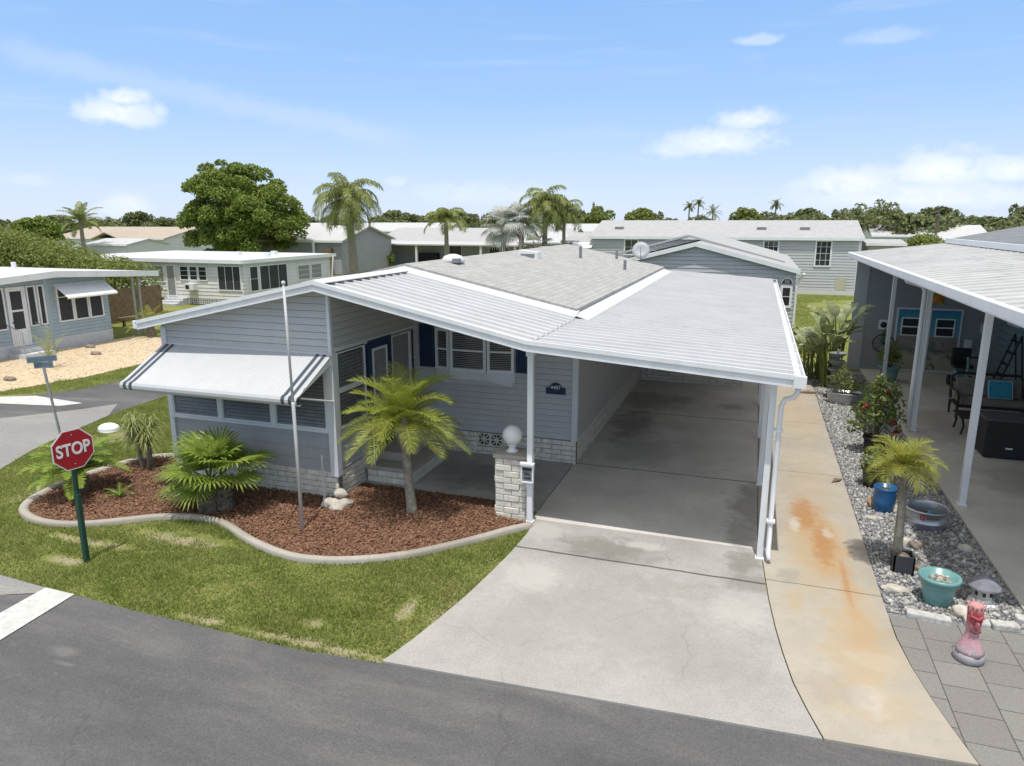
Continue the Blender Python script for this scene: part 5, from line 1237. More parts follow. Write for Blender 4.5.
MB().tube([(2.2, 20, .0), (2.2, 20, 1.35)], .03, 8).build('tower_pole', m_greyp, tw)
for k in range(6):
    z = .08+.21*k; MB().lathe([(.10, 0), (.19, .10), (.205, .11), (.205, .12), (.17, .11), (1e-4, .06)], (2.2, 20, z), 16, wob=.12).build('planter_tier', m_greyp, tw)
def paddle_clump(c, n, h, label, rng):
    t = thing('paddle_leaf_plant', c, label, 'plant')
    for i in range(n):
        a = rng.uniform(0, 6.28); b = np.array(c)+np.array([rng.uniform(-.25, .25), rng.uniform(-.3, .3), 0]); hh = h*rng.uniform(.55, 1.05); ln_ = rng.uniform(.04, .22)
        hd = np.array([math.cos(a), math.sin(a), 0]); sd = np.array([-math.sin(a), math.cos(a), 0]); L_ = rng.uniform(.5, .8); wd = rng.uniform(.14, .21)
        st_ = [b, b+hd*ln_*.4*hh+np.array([0, 0, hh*.45]), b+hd*ln_*hh+np.array([0, 0, hh*.72])]
        V = []; p = st_[2].copy(); an = math.atan2(.4, ln_*1.1); K = 9; rows = []
        for k in range(K+1):
            u = k/K; ww = wd*math.sin(math.pi*min(1, .06+u*.94))**.55; a2 = an-u*rng.uniform(1.2, 1.8)
            rows.append((p+sd*ww+np.array([0, 0, .25*ww]), p.copy(), p-sd*ww+np.array([0, 0, .25*ww])))
            p = p+(hd*math.cos(a2)+np.array([0, 0, math.sin(a2)]))*L_/K
        for k in range(K):
            for j in (0, 1): V += [rows[k][j], rows[k][j+1], rows[k+1][j+1], rows[k+1][j]]
        f = npmesh('paddle_leaf', np.array(V), np.arange(len(V)).reshape(-1, 4), m_banana, t)
        MB().tube(st_, [.028, .02, .012], 6).build('leaf_stalk', m_bush, f)
rb = np.random.default_rng(21)
paddle_clump((2.2, 21.5, .02), 34, 2.75, 'tall clump of broad paddle leaves against the neighbour wall corner', rb)
paddle_clump((1.85, 22.6, .02), 16, 1.5, 'lower clump of broad paddle leaves nearer the white carport roof', rb)
bush('pale_bush', (1.55, 24.6, 0), [((0, 0, .55), (.75, .7, .6)), ((.5, -.2, .5), (.5, .5, .5)), ((-.3, .5, .75), (.5, .5, .5))], 900, .07, m_bush, 'bright pale green bush behind the carport at the walkway end', 'bush')

# ------------------------------------------------------------------ homes around
def gable_x(mb, x0, x1, y0, y1, ze, zr, oh=.35, th_=.12, yr=None):
    """roof with its ridge along X"""
    yr = (y0+y1)/2 if yr is None else yr; k0 = (zr-ze)/(yr-y0); k1 = (zr-ze)/(y1-yr)
    slab(mb, [(x0-oh, y0-oh, ze-oh*k0), (x1+oh, y0-oh, ze-oh*k0), (x1+oh, yr, zr), (x0-oh, yr, zr)], th_)
    slab(mb, [(x0-oh, yr, zr), (x1+oh, yr, zr), (x1+oh, y1+oh, ze-oh*k1), (x0-oh, y1+oh, ze-oh*k1)], th_)
def gable_y(mb, x0, x1, y0, y1, ze, zr, oh=.35, th_=.12, xr=None):
    xr = (x0+x1)/2 if xr is None else xr; k0 = (zr-ze)/(xr-x0); k1 = (zr-ze)/(x1-xr)
    slab(mb, [(x0-oh, y0-oh, ze-oh*k0), (xr, y0-oh, zr), (xr, y1+oh, zr), (x0-oh, y1+oh, ze-oh*k0)], th_)
    slab(mb, [(xr, y0-oh, zr), (x1+oh, y0-oh, ze-oh*k1), (x1+oh, y1+oh, ze-oh*k1), (xr, y1+oh, zr)], th_)
def four(x0, x1, y0, y1):
    return Wall((x0, y0), (x1, y0)), Wall((x1, y0), (x1, y1)), Wall((x1, y1), (x0, y1)), Wall((x0, y1), (x0, y0))
def edge(mb, a, b, h=.14, t=.05):
    """a fascia board hung along a roof edge from a to b"""
    a, b = Vector(a), Vector(b); d = (b-a).normalized(); n = Vector((d.y, -d.x, 0)).normalized()*t
    lo_ = Vector((0, 0, -h)); up_ = Vector((0, 0, .02))
    mb.hexa([a+lo_, b+lo_, b+n+lo_, a+n+lo_, a+up_, b+up_, b+n+up_, a+n+up_])

# blue home across the side road
m_bluesid = MAT('pale blue siding', (.36, .45, .50), .6, .05, 2, dirt=(.3, .34, .36), damt=.3)
m_whiteblk = MAT('white painted block', (.56, .57, .60), .8, .08, 4, .3, 40)
bh = thing('blue_home', (-24, 18, 0), 'pale blue cottage with white awning and flat white roof across the side road', 'house')
WB = Wall((-24, 14.0), (-24, 21.35)); WB2 = Wall((-36, 14.0), (-24, 14.0)); WB3 = Wall((-24, 21.35), (-36, 21.35))
mb = MB(); lap(mb, WB, .45, 2.5, 2.72, .13, .016, 0, 4.78); lap(mb, WB, .45, 2.70, 2.5, .13, .016, 4.78, WB.L); lap(mb, WB2, .45, 2.4, board=.13); lap(mb, WB3, .1, 2.4, board=.13)
mb.wb(WB, .02, WB.L-.02, .1, 2.45, -.08, -.03); mb.wb(WB, 4.70, 4.86, .0, 2.68, -.02, .03); mb.build('siding_wall', m_bluesid, bh)
MB().wb(WB, .0, WB.L+.02, -.05, .449, -.1, .02).build('block_skirt', m_whiteblk, bh)
rm = MB()
slab(rm, [(-23.45, 13.0, 2.56), (-23.45, 18.78, 2.86), (-36, 18.78, 2.86), (-36, 13.0, 2.56)], .1)
slab(rm, [(-23.45, 18.78, 2.86), (-23.45, 23.4, 2.58), (-36, 23.4, 2.58), (-36, 18.78, 2.86)], .1)
rm.build('flat_roof', m_flash, bh)
rm = MB(); edge(rm, (-23.45, 13.0, 2.56), (-23.45, 18.78, 2.86), .2, .06); edge(rm, (-23.45, 18.78, 2.86), (-23.45, 23.4, 2.58), .2, .06); rm.build('roof_fascia', m_white, bh)
for y in (17.9, 19.9): MB().tube([(-28.5, y+1.2, 2.7), (-28.5, y+1.2, 2.98)], .09, 8).build('roof_vent', m_white, bh)
d = MB().wframe(WB, 3.3, 3.98, .36, 2.4, .06, -.02, .05).build('door', m_white, bh)
MB().wb(WB, 3.36, 3.92, .38, 2.34, -.02, .03).build('door_leaf', m_white, d); 
for z0, z1 in ((.95, 1.55), (1.62, 2.25)): MB().wb(WB, 3.44, 3.84, z0, z1, .0, .036).build('door_pane', m_screen, d)
MB().ball(WB.pt(3.41, 1.2, .06), .03, 8, 6).build('door_knob', m_black, d)
for a, b in ((4.02, 4.36), (4.42, 4.68), (2.4, 3.22), (1.4, 2.3)): window(WB, a, b, .98, 2.4, bh, .02, .05, pane=m_screen)
for a, b in ((5.14, 5.78), (5.80, 6.42), (6.44, 7.06)): window(WB, a, b, .98, 2.26, bh, .02, .055, pane=m_screen)
am = MB(); pts = [(.03+.62*t, 2.38-.42*t) for t in np.linspace(0, 1, 6)]+[(.70, 1.93), (.71, 1.89), (.68, 1.86)]
nP = len(pts)
for s_ in (5.05, 7.2):
    for dd, zz in pts: am.v.append(WB.pt(s_, zz, dd))
am.f = [(j, j+1, nP+j+1, nP+j) for j in range(nP-1)]
ao = am.build('window_awning', m_white, bh); q_ = ao.modifiers.new('s', 'SOLIDIFY'); q_.thickness = .012
MB().tube([WB.pt(5.07, 1.88, .03), WB.pt(5.07, 1.95, .6)], .014, 6).build('awning_arm', m_white, ao)
for y in (22.5, 22.8): MB().tube([(-23.9, y, -.05), (-23.9, y, 2.5)], .05, 8).build('carport_post', m_alu, bh)
m = MB(); m.box(-24.0, -23.2, 17.1, 18.2, -.05, .16); m.box(-24.0, -23.55, 17.2, 18.1, .163, .32); m.build('door_step', m_whiteblk, bh)
for y in (17.15, 18.15):
    m = MB(); m.tube([(-23.25, y, .1), (-23.25, y, .95), (-23.95, y, 1.15)], .018, 6)
    for k in range(7): m.tube([(-23.25-.1*k, y, .1), (-23.25-.1*k, y, .95+.028*k)], .009, 4)
    m.build('step_railing', m_alu, bh)
# hedge, fence
hg_bl = []
rh_ = np.random.default_rng(5)
for i in range(46):
    u = i/45; x = -50+20.9*u; top = 4.3-.3*u if u < .62 else 4.1-(u-.62)*4.3
    for k in range(2): hg_bl.append(((x+rh_.uniform(-.3, .3), 27+k*1.2+rh_.uniform(-.3, .3), top*.54), (.95, 1.0, top*.52*rh_.uniform(.9, 1.06))))
hgd = thing('tall_hedge', (-35, 27, 0), 'tall dense green hedge behind the blue cottage', 'hedge')
V, Fc = crown_mesh(hg_bl, 420, .085, .42, rh_, .55, .8); npmesh('foliage', V, Fc, m_hedge, hgd)
m = MB()
for i in range(23): x = -49.5+.95*i; m.tube([(x, 27.5, -.05), (x+.1, 27.5, 1.6)], [.05, .03], 6)
tag(m.build('stems', m_bark2, hgd), None)
wf = thing('wooden_fence', (-27.6, 25.6, 0), 'brown weathered board fence beside the blue cottage carport post', 'fence')
WFe = Wall((-27.6, 24.0), (-27.6, 27.6)); 
m = MB(); s_ = 0
while s_ < WFe.L: m.wb(WFe, s_, s_+.135, .03, 1.55+random.uniform(-.02, .02), -.012+random.uniform(-.006, .006), .012); s_ += .14
m.build('boards', m_wood, wf); m = MB(); m.wb(WFe, 0, WFe.L, .4, .5, -.06, -.02); m.wb(WFe, 0, WFe.L, 1.2, 1.3, -.06, -.02); m.build('rails', m_wood, wf)
tag(MB().hexa([(-26.6, 24.0, .3), (-26.4, 24.0, .3), (-26.4, 26.0, .3), (-26.6, 26.0, .3), (-26.6, 24.0, .42), (-26.4, 24.0, .42), (-26.4, 26.0, .42), (-26.6, 26.0, .42)]).box(-26.55, -26.45, 24.2, 24.3, -.05, .3).box(-26.55, -26.45, 25.7, 25.8, -.05, .3).build('garden_bench', m_wood), 'low plank bench in front of the brown board fence', 'bench')
pd = thing('young_palm', (-23.0, 22.3, 0), 'young yellow green palm on the shell bed by the blue cottage corner', 'palm')
MB().tube([(-23, 22.3, -.05), (-23, 22.3, .5)], [.2, .13], 10).build('trunk', m_palmbase, pd)
feather_palm(pd, (-23, 22.3, .5), 16, 1.0, 24, .2, .016, m_pygmy, m_pygmy, rg, els=(.2, 1.35), droop=(.8, 1.4), sag=.25, cap=.8)
pd = thing('thin_palm', (-21.2, 16.4, 0), 'pale thin shrub palm in front of the blue cottage door steps', 'palm')
MB().tube([(-21.2, 16.4, -.05), (-21.2, 16.4, .3)], [.08, .06], 8).build('trunk', m_palmbase, pd)
feather_palm(pd, (-21.2, 16.4, .3), 9, 1.1, 22, .16, .014, m_yucca, m_yucca, rg, els=(.6, 1.45), droop=(.5, 1.0), sag=.2, cap=.4)
for k, (x, y, lab) in enumerate([(-20.6, 14.6, 'dark rock on the shell bed nearest the street name sign'), (-21.8, 18.6, 'dark rock on the shell bed under the awning windows'), (-23.2, 19.6, 'brown rock close to the blue cottage corner')]):
    tag(MB().ball((x, y, .05), (.22, .12, .09), 12, 8, .1).build('rock', m_rockd, smooth=True), lab, 'rock', 'rocks on the shell bed')

# white trailer home
m_trail = MAT('off white aluminium siding', (.72, .70, .69), .6, .05, 2, dirt=(.45, .44, .42), damt=.35)
tr = thing('white_trailer_home', (-30, 36, 0), 'long white trailer home with dark screened porch behind the main house', 'house')
WA, WBt, WCt, WDt = four(-39, -26.4, 32.2, 40.7)
mb = MB(); lap(mb, WA, .35, 2.42, board=.2); lap(mb, WBt, .35, 2.42, board=.2)
for W in (WA, WBt, WCt, WDt): mb.wb(W, .02, W.L-.02, .3, 2.4, -.1, -.03)
mb.build('siding_wall', m_trail, tr)
m = MB(); m.hexa([(-39.4, 31.98, 2.42), (-26.2, 31.98, 2.40), (-26.2, 41.1, 2.40), (-39.4, 41.1, 2.42), (-39.4, 31.98, 2.55), (-26.2, 31.98, 2.52), (-26.2, 41.1, 2.52), (-39.4, 41.1, 2.55)]); m.build('flat_roof', m_flash, tr)
m = MB(); edge(m, (-39.4, 31.98, 2.55), (-26.2, 31.98, 2.52), .18, .06); edge(m, (-26.2, 31.98, 2.52), (-26.2, 41.1, 2.52), .18, .06); m.build('roof_fascia', m_white, tr)
S = lambda x: x+39
for a, b, nx in ((-32.9, -31.75, 1), (-30.65, -30.02, 1), (-29.98, -29.40, 1), (-29.36, -28.76, 1)): window(WA, S(a), S(b), 1.35 if a > -31 else 1.2, 2.16, tr, .02, .05, 1, 3 if a > -31 else 1, pane=m_glass if a > -31 else m_blind)
window(WA, S(-28.06), S(-26.5), .85, 2.22, tr, .02, .05, 3, 1, pane=m_screen)
MB().wframe(WA, S(-31.62), S(-30.98), .42, 2.2, .06, -.02, .05).build('door', m_white, tr); MB().wb(WA, S(-31.58), S(-31.02), .44, 2.16, .0, .034).build('door_pane', m_blind, tr)
MB().wb(WA, S(-30.1), S(-29.5), .85, 1.2, .0, .35).build('air_conditioner', m_white, tr); MB().wb(WA, S(-30.05), S(-29.8), .9, 1.12, .352, .356).build('fan_grille', m_dark, tr)
for a, b in ((.5, 1.25), (1.35, 3.9)): window(WBt, a, b, .75, 2.18, tr, .02, .06, 1 if a < 1 else 3, 2 if a < 1 else 1, pane=m_screen)
for a, b in ((4.9, 6.2), (6.3, 7.5)): window(WBt, a, b, 1.05, 2.0, tr, .02, .06, 1, 3, pane=m_blind)
MB().wb(WA, S(-32), S(-26.5), .0, .34, -.1, -.04).build('dark_skirt', m_dark, tr)
m = MB(); s_ = S(-32)
while s_ < S(-26.6): m.wframe(WA, s_, s_+.28, .04, .32, .03, -.03, .01); m.wb(WA, s_+.12, s_+.16, .07, .29, -.03, .006); m.wb(WA, s_+.04, s_+.24, .16, .2, -.03, .004); s_ += .3
m.build('lattice_skirt', m_trail, tr)
for k in range(3): MB().wb(WA, S(-31.7), S(-30.3), .0+.12*(2-k), .12*(3-k)-.002, .02, .35+.3*k).build('entry_step', m_whiteblk, tr)
for x, y in ((-30.5, 37), (-29, 38.5), (-27.6, 36)): MB().box(x-.15, x+.15, y-.15, y+.15, 2.5, 2.75).build('roof_vent', m_white, tr)
MB().tube([(-26.05, 40.6, 2.4), (-26.3, 40.6, .3)], .06, 8).build('corner_post', m_white, tr)

# houses further back, built with one small helper
def far_house(name, label, x0, x1, y0, y1, ze, zr, axis, wm, rmat, wins=(), side=(), fas=True, group=None, yr=None, z0=-.05, oh=.16):
    t = thing(name, ((x0+x1)/2, y0, 0), label, 'house', group)
    W = four(x0, x1, y0, y1); mb = MB()
    for i, w_ in enumerate(W):
        mb.wb(w_, .0 if i % 2 == 0 else .03, w_.L-(.0 if i % 2 == 0 else .03), z0, ze+.02, -.12, -.02)
    if axis == 'x':
        lap(mb, W[0], .1, ze, board=.18, thick=.02)
        for w_ in (W[1], W[3]):
            h = (yr-y0 if yr else w_.L/2) if w_ is W[1] else (w_.L-(yr-y0) if yr else w_.L/2)
            lap(mb, w_, .1, ze, zr-.05, .18, .02, 0, h); lap(mb, w_, .1, zr-.05, ze, .18, .02, h, w_.L)
        rm = MB(); gable_x(rm, x0, x1, y0, y1, ze+.1, zr+.05, oh, yr=yr)
    else:
        for w_ in (W[0], W[2]):
            lap(mb, w_, .1, ze, zr-.05, .16, .02, 0, w_.L/2); lap(mb, w_, .1, zr-.05, ze, .16, .02, w_.L/2, w_.L)
        lap(mb, W[1], .1, ze, board=.18, thick=.02); lap(mb, W[3], .1, ze, board=.18, thick=.02)
        rm = MB(); gable_y(rm, x0, x1, y0, y1, ze+.1, zr+.05, oh)
    mb.build('siding_wall', wm, t); rm.build('roof', rmat, t)
    if fas:
        m = MB(); k = oh
        if axis == 'x':
            dz = k*(zr-ze)/((yr or (y0+y1)/2)-y0); edge(m, (x0-k, y0-k, ze+.1-dz), (x1+k, y0-k, ze+.1-dz), .16)
        else:
            xr = (x0+x1)/2; dz = k*(zr-ze)/(xr-x0)
            edge(m, (x0-k, y0-k, ze+.1-dz), (xr, y0-k, zr+.05), .16); edge(m, (xr, y0-k, zr+.05), (x1+k, y0-k, ze+.1-dz), .16)
        m.build('roof_fascia', m_white, t)
    for wi, a, b, c, d_, nx, nz in wins: window(W[wi], a, b, c, d_, t, .02, .09, nx, nz)
    return t, W
m_lgsid = MAT('light grey siding', (.50, .50, .52), .6, .04, 1.5); m_grsid = MAT('blue grey siding', (.46, .475, .505), .6, .04, 1.5); m_midsid = MAT('grey wall', (.38, .38, .395), .7, .06, 1.5); m_whsid = MAT('white wall', (.62, .62, .61), .65, .05, 1.5); m_cream = MAT('cream wall', (.48, .46, .36), .7, .06, 1.5)
m_farroof = MAT('far white roof', (.48, .48, .48), .6, .06, 2); m_farpan = MAT('pale grey flat roof', (.38, .38, .38), .7, .08, 2)
lg, W = far_house('long_grey_home', 'long light grey home with gridded white windows behind the carport', -11.0, 6.15, 49.7, 58.3, 3.5, 4.6, 'x', m_lgsid, m_shingle2, [(0, 2.3, 3.3, 2.3, 3.42, 2, 2), (0, 11.35, 12.35, 1.75, 3.42, 3, 4), (0, 14.5, 15.5, 1.75, 3.42, 3, 4)])
MB().wb(W[0], 15.9, 16.5, .3, 1.1, .02, .04).build('access_panel', m_cream, lg)
MB().wb(W[0], 17.0, 17.17, .0, 3.4, -.02, .03).build('corner_trim', m_white, lg)
MB().wb(W[0], .0, 17.1, -.02, .28, -.02, .04).build('pale_skirt', m_whsid, lg)
for x in (-9.4, .2, 2.9): MB().box(x-.3, x+.3, 51.4, 51.8, 3.9, 4.2).build('roof_vent', m_greyp, lg)
ex, W = far_house('grey_extension', 'small grey wing with white door awning left of the long grey home', -13.2, -11.35, 50.4, 58, 3.15, 3.7, 'x', m_midsid, m_shingle2, [])
MB().hexa([(-12.4, 49.2, 2.75), (-10.9, 49.2, 2.75), (-10.9, 50.35, 3.15), (-12.4, 50.35, 3.15), (-12.4, 49.2, 2.8), (-10.9, 49.2, 2.8), (-10.9, 50.35, 3.2), (-12.4, 50.35, 3.2)]).build('door_awning', m_white, ex); MB().wb(W[0], .9, 1.8, .4, 2.8, .0, .04).build('dark_door', m_dark, ex)
be, W = far_house('beige_shed', 'small beige flat roofed shed at the right end of the long grey home', 6.9, 9.0, 52.5, 57, 3.1, 3.35, 'x', m_cream, m_farpan, [(0, .2, .6, 1.6, 2.7, 1, 2)])
gg, W = far_house('blue_grey_home', 'blue grey gabled home just behind the carport roof with arched side window', -6.4, 1.56, 31.0, 44, 2.62, 3.68, 'y', m_grsid, m_shingle2, [(0, 2.56, 3.4, 1.7, 2.22, 1, 1), (0, 7.42, 7.88, 1.15, 2.05, 1, 2)])
m = MB(); k = 9
for rr, dd, nm, mt in ((.23, .05, 'arch_frame', m_white), (.19, .055, 'arch_pane', m_glass)):
    m = MB(); c = [(7.65+rr*math.cos(t), 2.14+rr*math.sin(t)) for t in np.linspace(0, math.pi, k)]
    m.add([W[0].pt(a, b, -.02) for a, b in c]+[W[0].pt(a, b, dd) for a, b in c], [tuple(range(k)), tuple(range(k, 2*k))]+[(i, (i+1) % k, k+(i+1) % k, k+i) for i in range(k)]); m.build(nm, mt, gg)
m = MB()
for t in (.8, 1.57, 2.34): m.wb(W[0], 7.65+.18*math.cos(t)*.5-.01, 7.65+.18*math.cos(t)*.5+.01, 2.15, 2.15+.17*math.sin(t), .05, .06)
m.build('arch_bars', m_white, gg)
MB().tube([(1.85, 30.8, 2.55), (1.7, 31.0, 2.3), (1.62, 30.95, 2.0), (1.62, 30.95, .1)], .05, 8).build('downspout', m_white, gg)
m = MB(); gable_y(m, -6.9, .9, 34, 44, 2.95, 4.0, .3, .1); m.build('upper_roof', m_shingle2, gg)
sd = thing('satellite_dish', (-3.75, 25.0, 3.1), 'round grey satellite dish on a pole at the far corner of the shingle roof', 'satellite dish')
m = MB(); c = Vector((-3.78, 24.95, 3.62)); n_ = Vector((.12, -.9, .42)).normalized(); u_ = n_.cross(Vector((0, 0, 1))).normalized(); v_ = u_.cross(n_)
K = 24; m.add([c-n_*.06]+[c+u_*(.17*math.cos(t))+v_*(.17*math.sin(t))-n_*.03 for t in np.linspace(0, 2*math.pi, K, False)]+[c+u_*(.30*math.cos(t))+v_*(.31*math.sin(t)) for t in np.linspace(0, 2*math.pi, K, False)], [(0, 1+i, 1+(i+1) % K) for i in range(K)]+[(1+i, 1+K+i, 1+K+(i+1) % K, 1+(i+1) % K) for i in range(K)])
q_ = m.build('dish', MAT('dish grey', (.36, .37, .39), .5, .05, 3), sd, True); z_ = q_.modifiers.new('s', 'SOLIDIFY'); z_.thickness = .015
MB().tube([(-3.78, 25.02, 3.5), (-3.75, 25.02, 3.0)], .025, 8).build('mast', m_greyp, sd); MB().tube([c-v_*.28, c-v_*.2+n_*.35, c-v_*.05+n_*.4], .012, 6).build('feed_arm', m_greyp, sd)
gp, W = far_house('grey_garage_home', 'grey gabled home with pale roof behind the tall ringed palm trunk', -45, -33.8, 54, 63, 2.95, 4.15, 'x', m_midsid, m_farroof, [], oh=.35)
MB().tube([(-36.3, 53.6, 2.95), (-36.3, 53.6, 2.3), (-36.3, 53.7, .2)], .12, 8).build('downspout', m_white, gp); MB().box(-35.4, -34.6, 53.6, 53.9, .0, 2.3).build('timber_door', m_wood, gp)
rw, W = far_house('row_home', 'low grey roofed home with a white posted carport beyond the front ridge', -37.0, -17, 66, 76, 2.45, 3.85, 'x', m_lgsid, m_farpan, [(0, 8.0, 9.4, 1.0, 2.3, 1, 1), (0, 12.2, 13.4, 1.2, 2.2, 2, 1), (0, 13.6, 14.3, 1.2, 2.2, 1, 1), (0, 16.5, 17.6, .4, 2.3, 1, 1)])
m = MB(); slab(m, [(-38.0, 63.2, 2.42), (-20.5, 63.2, 2.42), (-20.5, 66.2, 2.62), (-38.0, 66.2, 2.62)], .12); slab(m, [(-20.4, 61.5, 2.75), (-15.5, 61.5, 2.75), (-17.5, 68, 3.6), (-22.2, 68, 3.6)], .12); m.build('carport_roof', m_farroof, rw)
for x in (-37.5, -34.6, -31.3, -28.0, -24.6, -21.2, -18.4): MB().box(x-.1, x+.1, 63.3, 63.5, -.05, 2.4).build('carport_post', m_white, rw)
MB().box(-37.4, -35.2, 63.8, 66, -.05, 2.3).build('utility_room', m_whsid, rw); MB().box(-32, -30, 65.2, 65.9, -.05, 1.5).build('parked_goods', m_dark, rw)
th_, W = far_house('tan_roofed_home', 'tan shingled home with dormer windows beyond the hedge', -93, -73.5, 75, 88, 2.3, 3.75, 'x', m_whsid, m_shingle4, [(0, 15.5, 16.5, .9, 2.0, 1, 1), (0, 16.8, 17.8, .9, 2.0, 1, 1), (0, 10.5, 12.5, 1.2, 2.1, 3, 1)])
m = MB(); gable_y(m, -83.5, -79, 73.2, 78, 2.4, 3.2, .3, .12); m.build('dormer_roof', m_shingle4, th_); MB().box(-83.3, -79.2, 73.5, 75, 0, 2.4).build('dormer_wall', m_whsid, th_); MB().box(-82.8, -79.8, 73.45, 73.5, 1.3, 2.2).build('dormer_window', m_glass, th_)
far_house('far_white_home', 'low white roof just peeking over the hedge in front of the tan roofed home', -72, -66, 62, 68, 2.0, 2.6, 'x', m_whsid, m_farroof)
FH = [(12.5, 24, 92, 101, 2.9, 4.1, 'x', 'long white roofed home beyond the big round bush on the right'), (17.6, 29, 82, 91, 2.1, 3.0, 'x', 'white roofed home right of the utility pole'), (25, 34, 100, 112, 3.0, 4.2, 'y', 'white gabled home among the trees at far right'), (-34, -20, 92, 104, 3.2, 4.2, 'x', 'distant white roofed home left of the silver palms'), (-62, -44, 98, 108, 3.1, 4.3, 'x', 'distant white roofed home behind the tall ringed palm'), (-96, -80, 120, 130, 3.1, 4.2, 'x', 'distant pale home right of the coconut palm'), (30, 42, 74, 86, 3.0, 4.3, 'y', 'grey white home at the far right edge beyond the shingled neighbour roof')]
for x0, x1, y0, y1, ze, zr, ax, lab in FH: far_house('distant_home', lab, x0, x1, y0, y1, ze, zr, ax, m_whsid, m_farroof, [(0, 2, 3.5, 1, 2.2, 2, 1)], group='distant white homes')

# ------------------------------------------------------------------ trees
def tree(name, base, h, blobs_, per, leaf, mat, label, trunk_r=.2, limbs=6, asp=.6, seed=1, cat='tree', group=None, inner=.55, trunk_h=None):
    rt = np.random.default_rng(seed); t = thing(name, base, label, cat, group)
    V, Fc = crown_mesh([((base[0]+c[0], base[1]+c[1], base[2]+c[2]), r) for c, r in blobs_], per, leaf, asp, rt, inner, .75)
    npmesh('crown', V, Fc, mat, t)
    m = MB(); th2 = trunk_h or h*.45; b = Vector(base)
    m.tube([b+Vector((0, 0, -.1)), b+Vector((.03, 0, th2*.5)), b+Vector((0, .05, th2))], [trunk_r*1.25, trunk_r, trunk_r*.75], 9)
    for k in range(limbs):
        c, r = blobs_[int(rt.integers(len(blobs_)))]; m.tube([b+Vector((0, 0, th2*rt.uniform(.6, 1))), b+Vector((c[0]*.5, c[1]*.5, (th2+c[2])*.5)), b+Vector(c)], [trunk_r*.5, trunk_r*.32, trunk_r*.1], 6)
    m.build('trunk', m_bark2, t); return t
def lumps(rt, c, r, n, k=(.28, .45)):
    out = [(c, tuple(x*.62 for x in r))]
    for i in range(n):
        d = rt.normal(0, 1, 3); d /= np.linalg.norm(d); s_ = rt.uniform(*k)
        p = np.array(c)+d*np.array(r)*(1-s_*.75); out.append((tuple(p), tuple(np.array(r)*s_*rt.uniform(.8, 1.15))))
    return out
rt = np.random.default_rng(3)
bl = lumps(rt, (.2, 0, 5.4), (4.6, 4.3, 4.0), 52, (.14, .3))+lumps(rt, (2.7, -.6, 4.5), (3.7, 3.4, 3.3), 34, (.14, .3))+lumps(rt, (-2.3, 0, 4.0), (3.2, 3.2, 2.9), 28, (.15, .32))+lumps(rt, (-1.5, -.3, 7.7), (3.4, 2.8, 1.9), 26, (.16, .34))
tree('broadleaf_tree', (-42.4, 52, 0), 9.6, bl, 640, .125, m_leafy, 'huge rounded dark green tree towering behind the white trailer home', .42, 14, .6, 4)
rt = np.random.default_rng(8)
tree('round_tree', (-76.6, 60, 0), 5.2, lumps(rt, (0, 0, 3.2), (2.9, 2.6, 1.9), 24, (.25, .4)), 420, .16, m_leafy, 'round clipped green tree left of the coconut palm', .25, 6, .6, 5)
tree('airy_tree', (12.9, 95, 0), 7.3, lumps(rt, (0, 0, 5.2), (3.0, 2.4, 1.9), 16, (.2, .34)), 120, .2, m_leaff, 'airy pale green tree standing above the right treeline', .22, 10, .55, 6)
tree('big_bush', (15.5, 84, 0), 3.2, lumps(rt, (0, 0, 1.7), (3.6, 2.2, 1.6), 22, (.25, .42)), 300, .15, m_bush, 'big rounded olive bush beside the utility pole', .15, 6, .6, 7, 'bush', trunk_h=.6)
tree('clipped_shrub', (-34.4, 62.6, 0), 1.9, lumps(rt, (0, 0, .95), (1.1, 1.0, .9), 18, (.25, .4)), 900, .09, m_leafy, 'rounded clipped shrub at the corner of the posted carport', .08, 4, .6, 9, 'shrub', trunk_h=.4)
up = thing('utility_pole', (18.4, 90, 0), 'dark wooden utility pole rising beside the olive bush', 'pole')
MB().tube([(18.4, 90, -.1), (18.4, 90, 5.9)], [.17, .12], 8).build('pole_shaft', m_bark2, up); MB().box(18.2, 18.6, 89.8, 89.9, 5.2, 5.3).build('bracket', m_greyp, up)

def tall_palm(name, c, h, L, nf, label, seed, mat=m_frond, r=.2, lw=.05, ll=.75, lean=(0, 0), els=(-.5, 1.25), droop=(1.3, 2.0), sag=.8, nl=34, cap=1.5, cat='palm', group=None, ringed=True):
    rp = np.random.default_rng(seed); t = thing(name, c, label, cat, group)
    top = (c[0]+lean[0], c[1]+lean[1], c[2]+h)
    pts = []; rad = []
    for i in range(25):
        u = i/24; pts.append((c[0]+lean[0]*u**1.5, c[1]+lean[1]*u**1.5, c[2]-.1+(h+.1)*u)); rad.append(r*(1.15-.45*u)*(1+(.07 if ringed and i % 2 else 0)))
    MB().tube(pts, rad, 10).build('trunk', m_bark, t, True)
    feather_palm(t, top, nf, L, nl, ll, lw, mat, m_bush, rp, els=els, droop=droop, sag=sag, rr=.04, cap=cap, vshape=.2)
    return t
tall_palm('queen_palm', (-30.2, 50, 0), 6.35, 3.4, 34, 'tall palm with ringed grey trunk and shaggy drooping crown', 31, lw=.065, ll=.85, r=.32, sag=1.1, els=(-.7, 1.4), droop=(1.8, 2.7), lean=(-.35, 0), nl=54, cap=1.9)
tall_palm('coconut_palm', (-70, 60, 0), 4.6, 2.7, 18, 'spreading coconut palm before the tan roofed home', 32, lw=.09, ll=.7, r=.24, els=(-.3, 1.3), droop=(.7, 1.3), sag=.5)
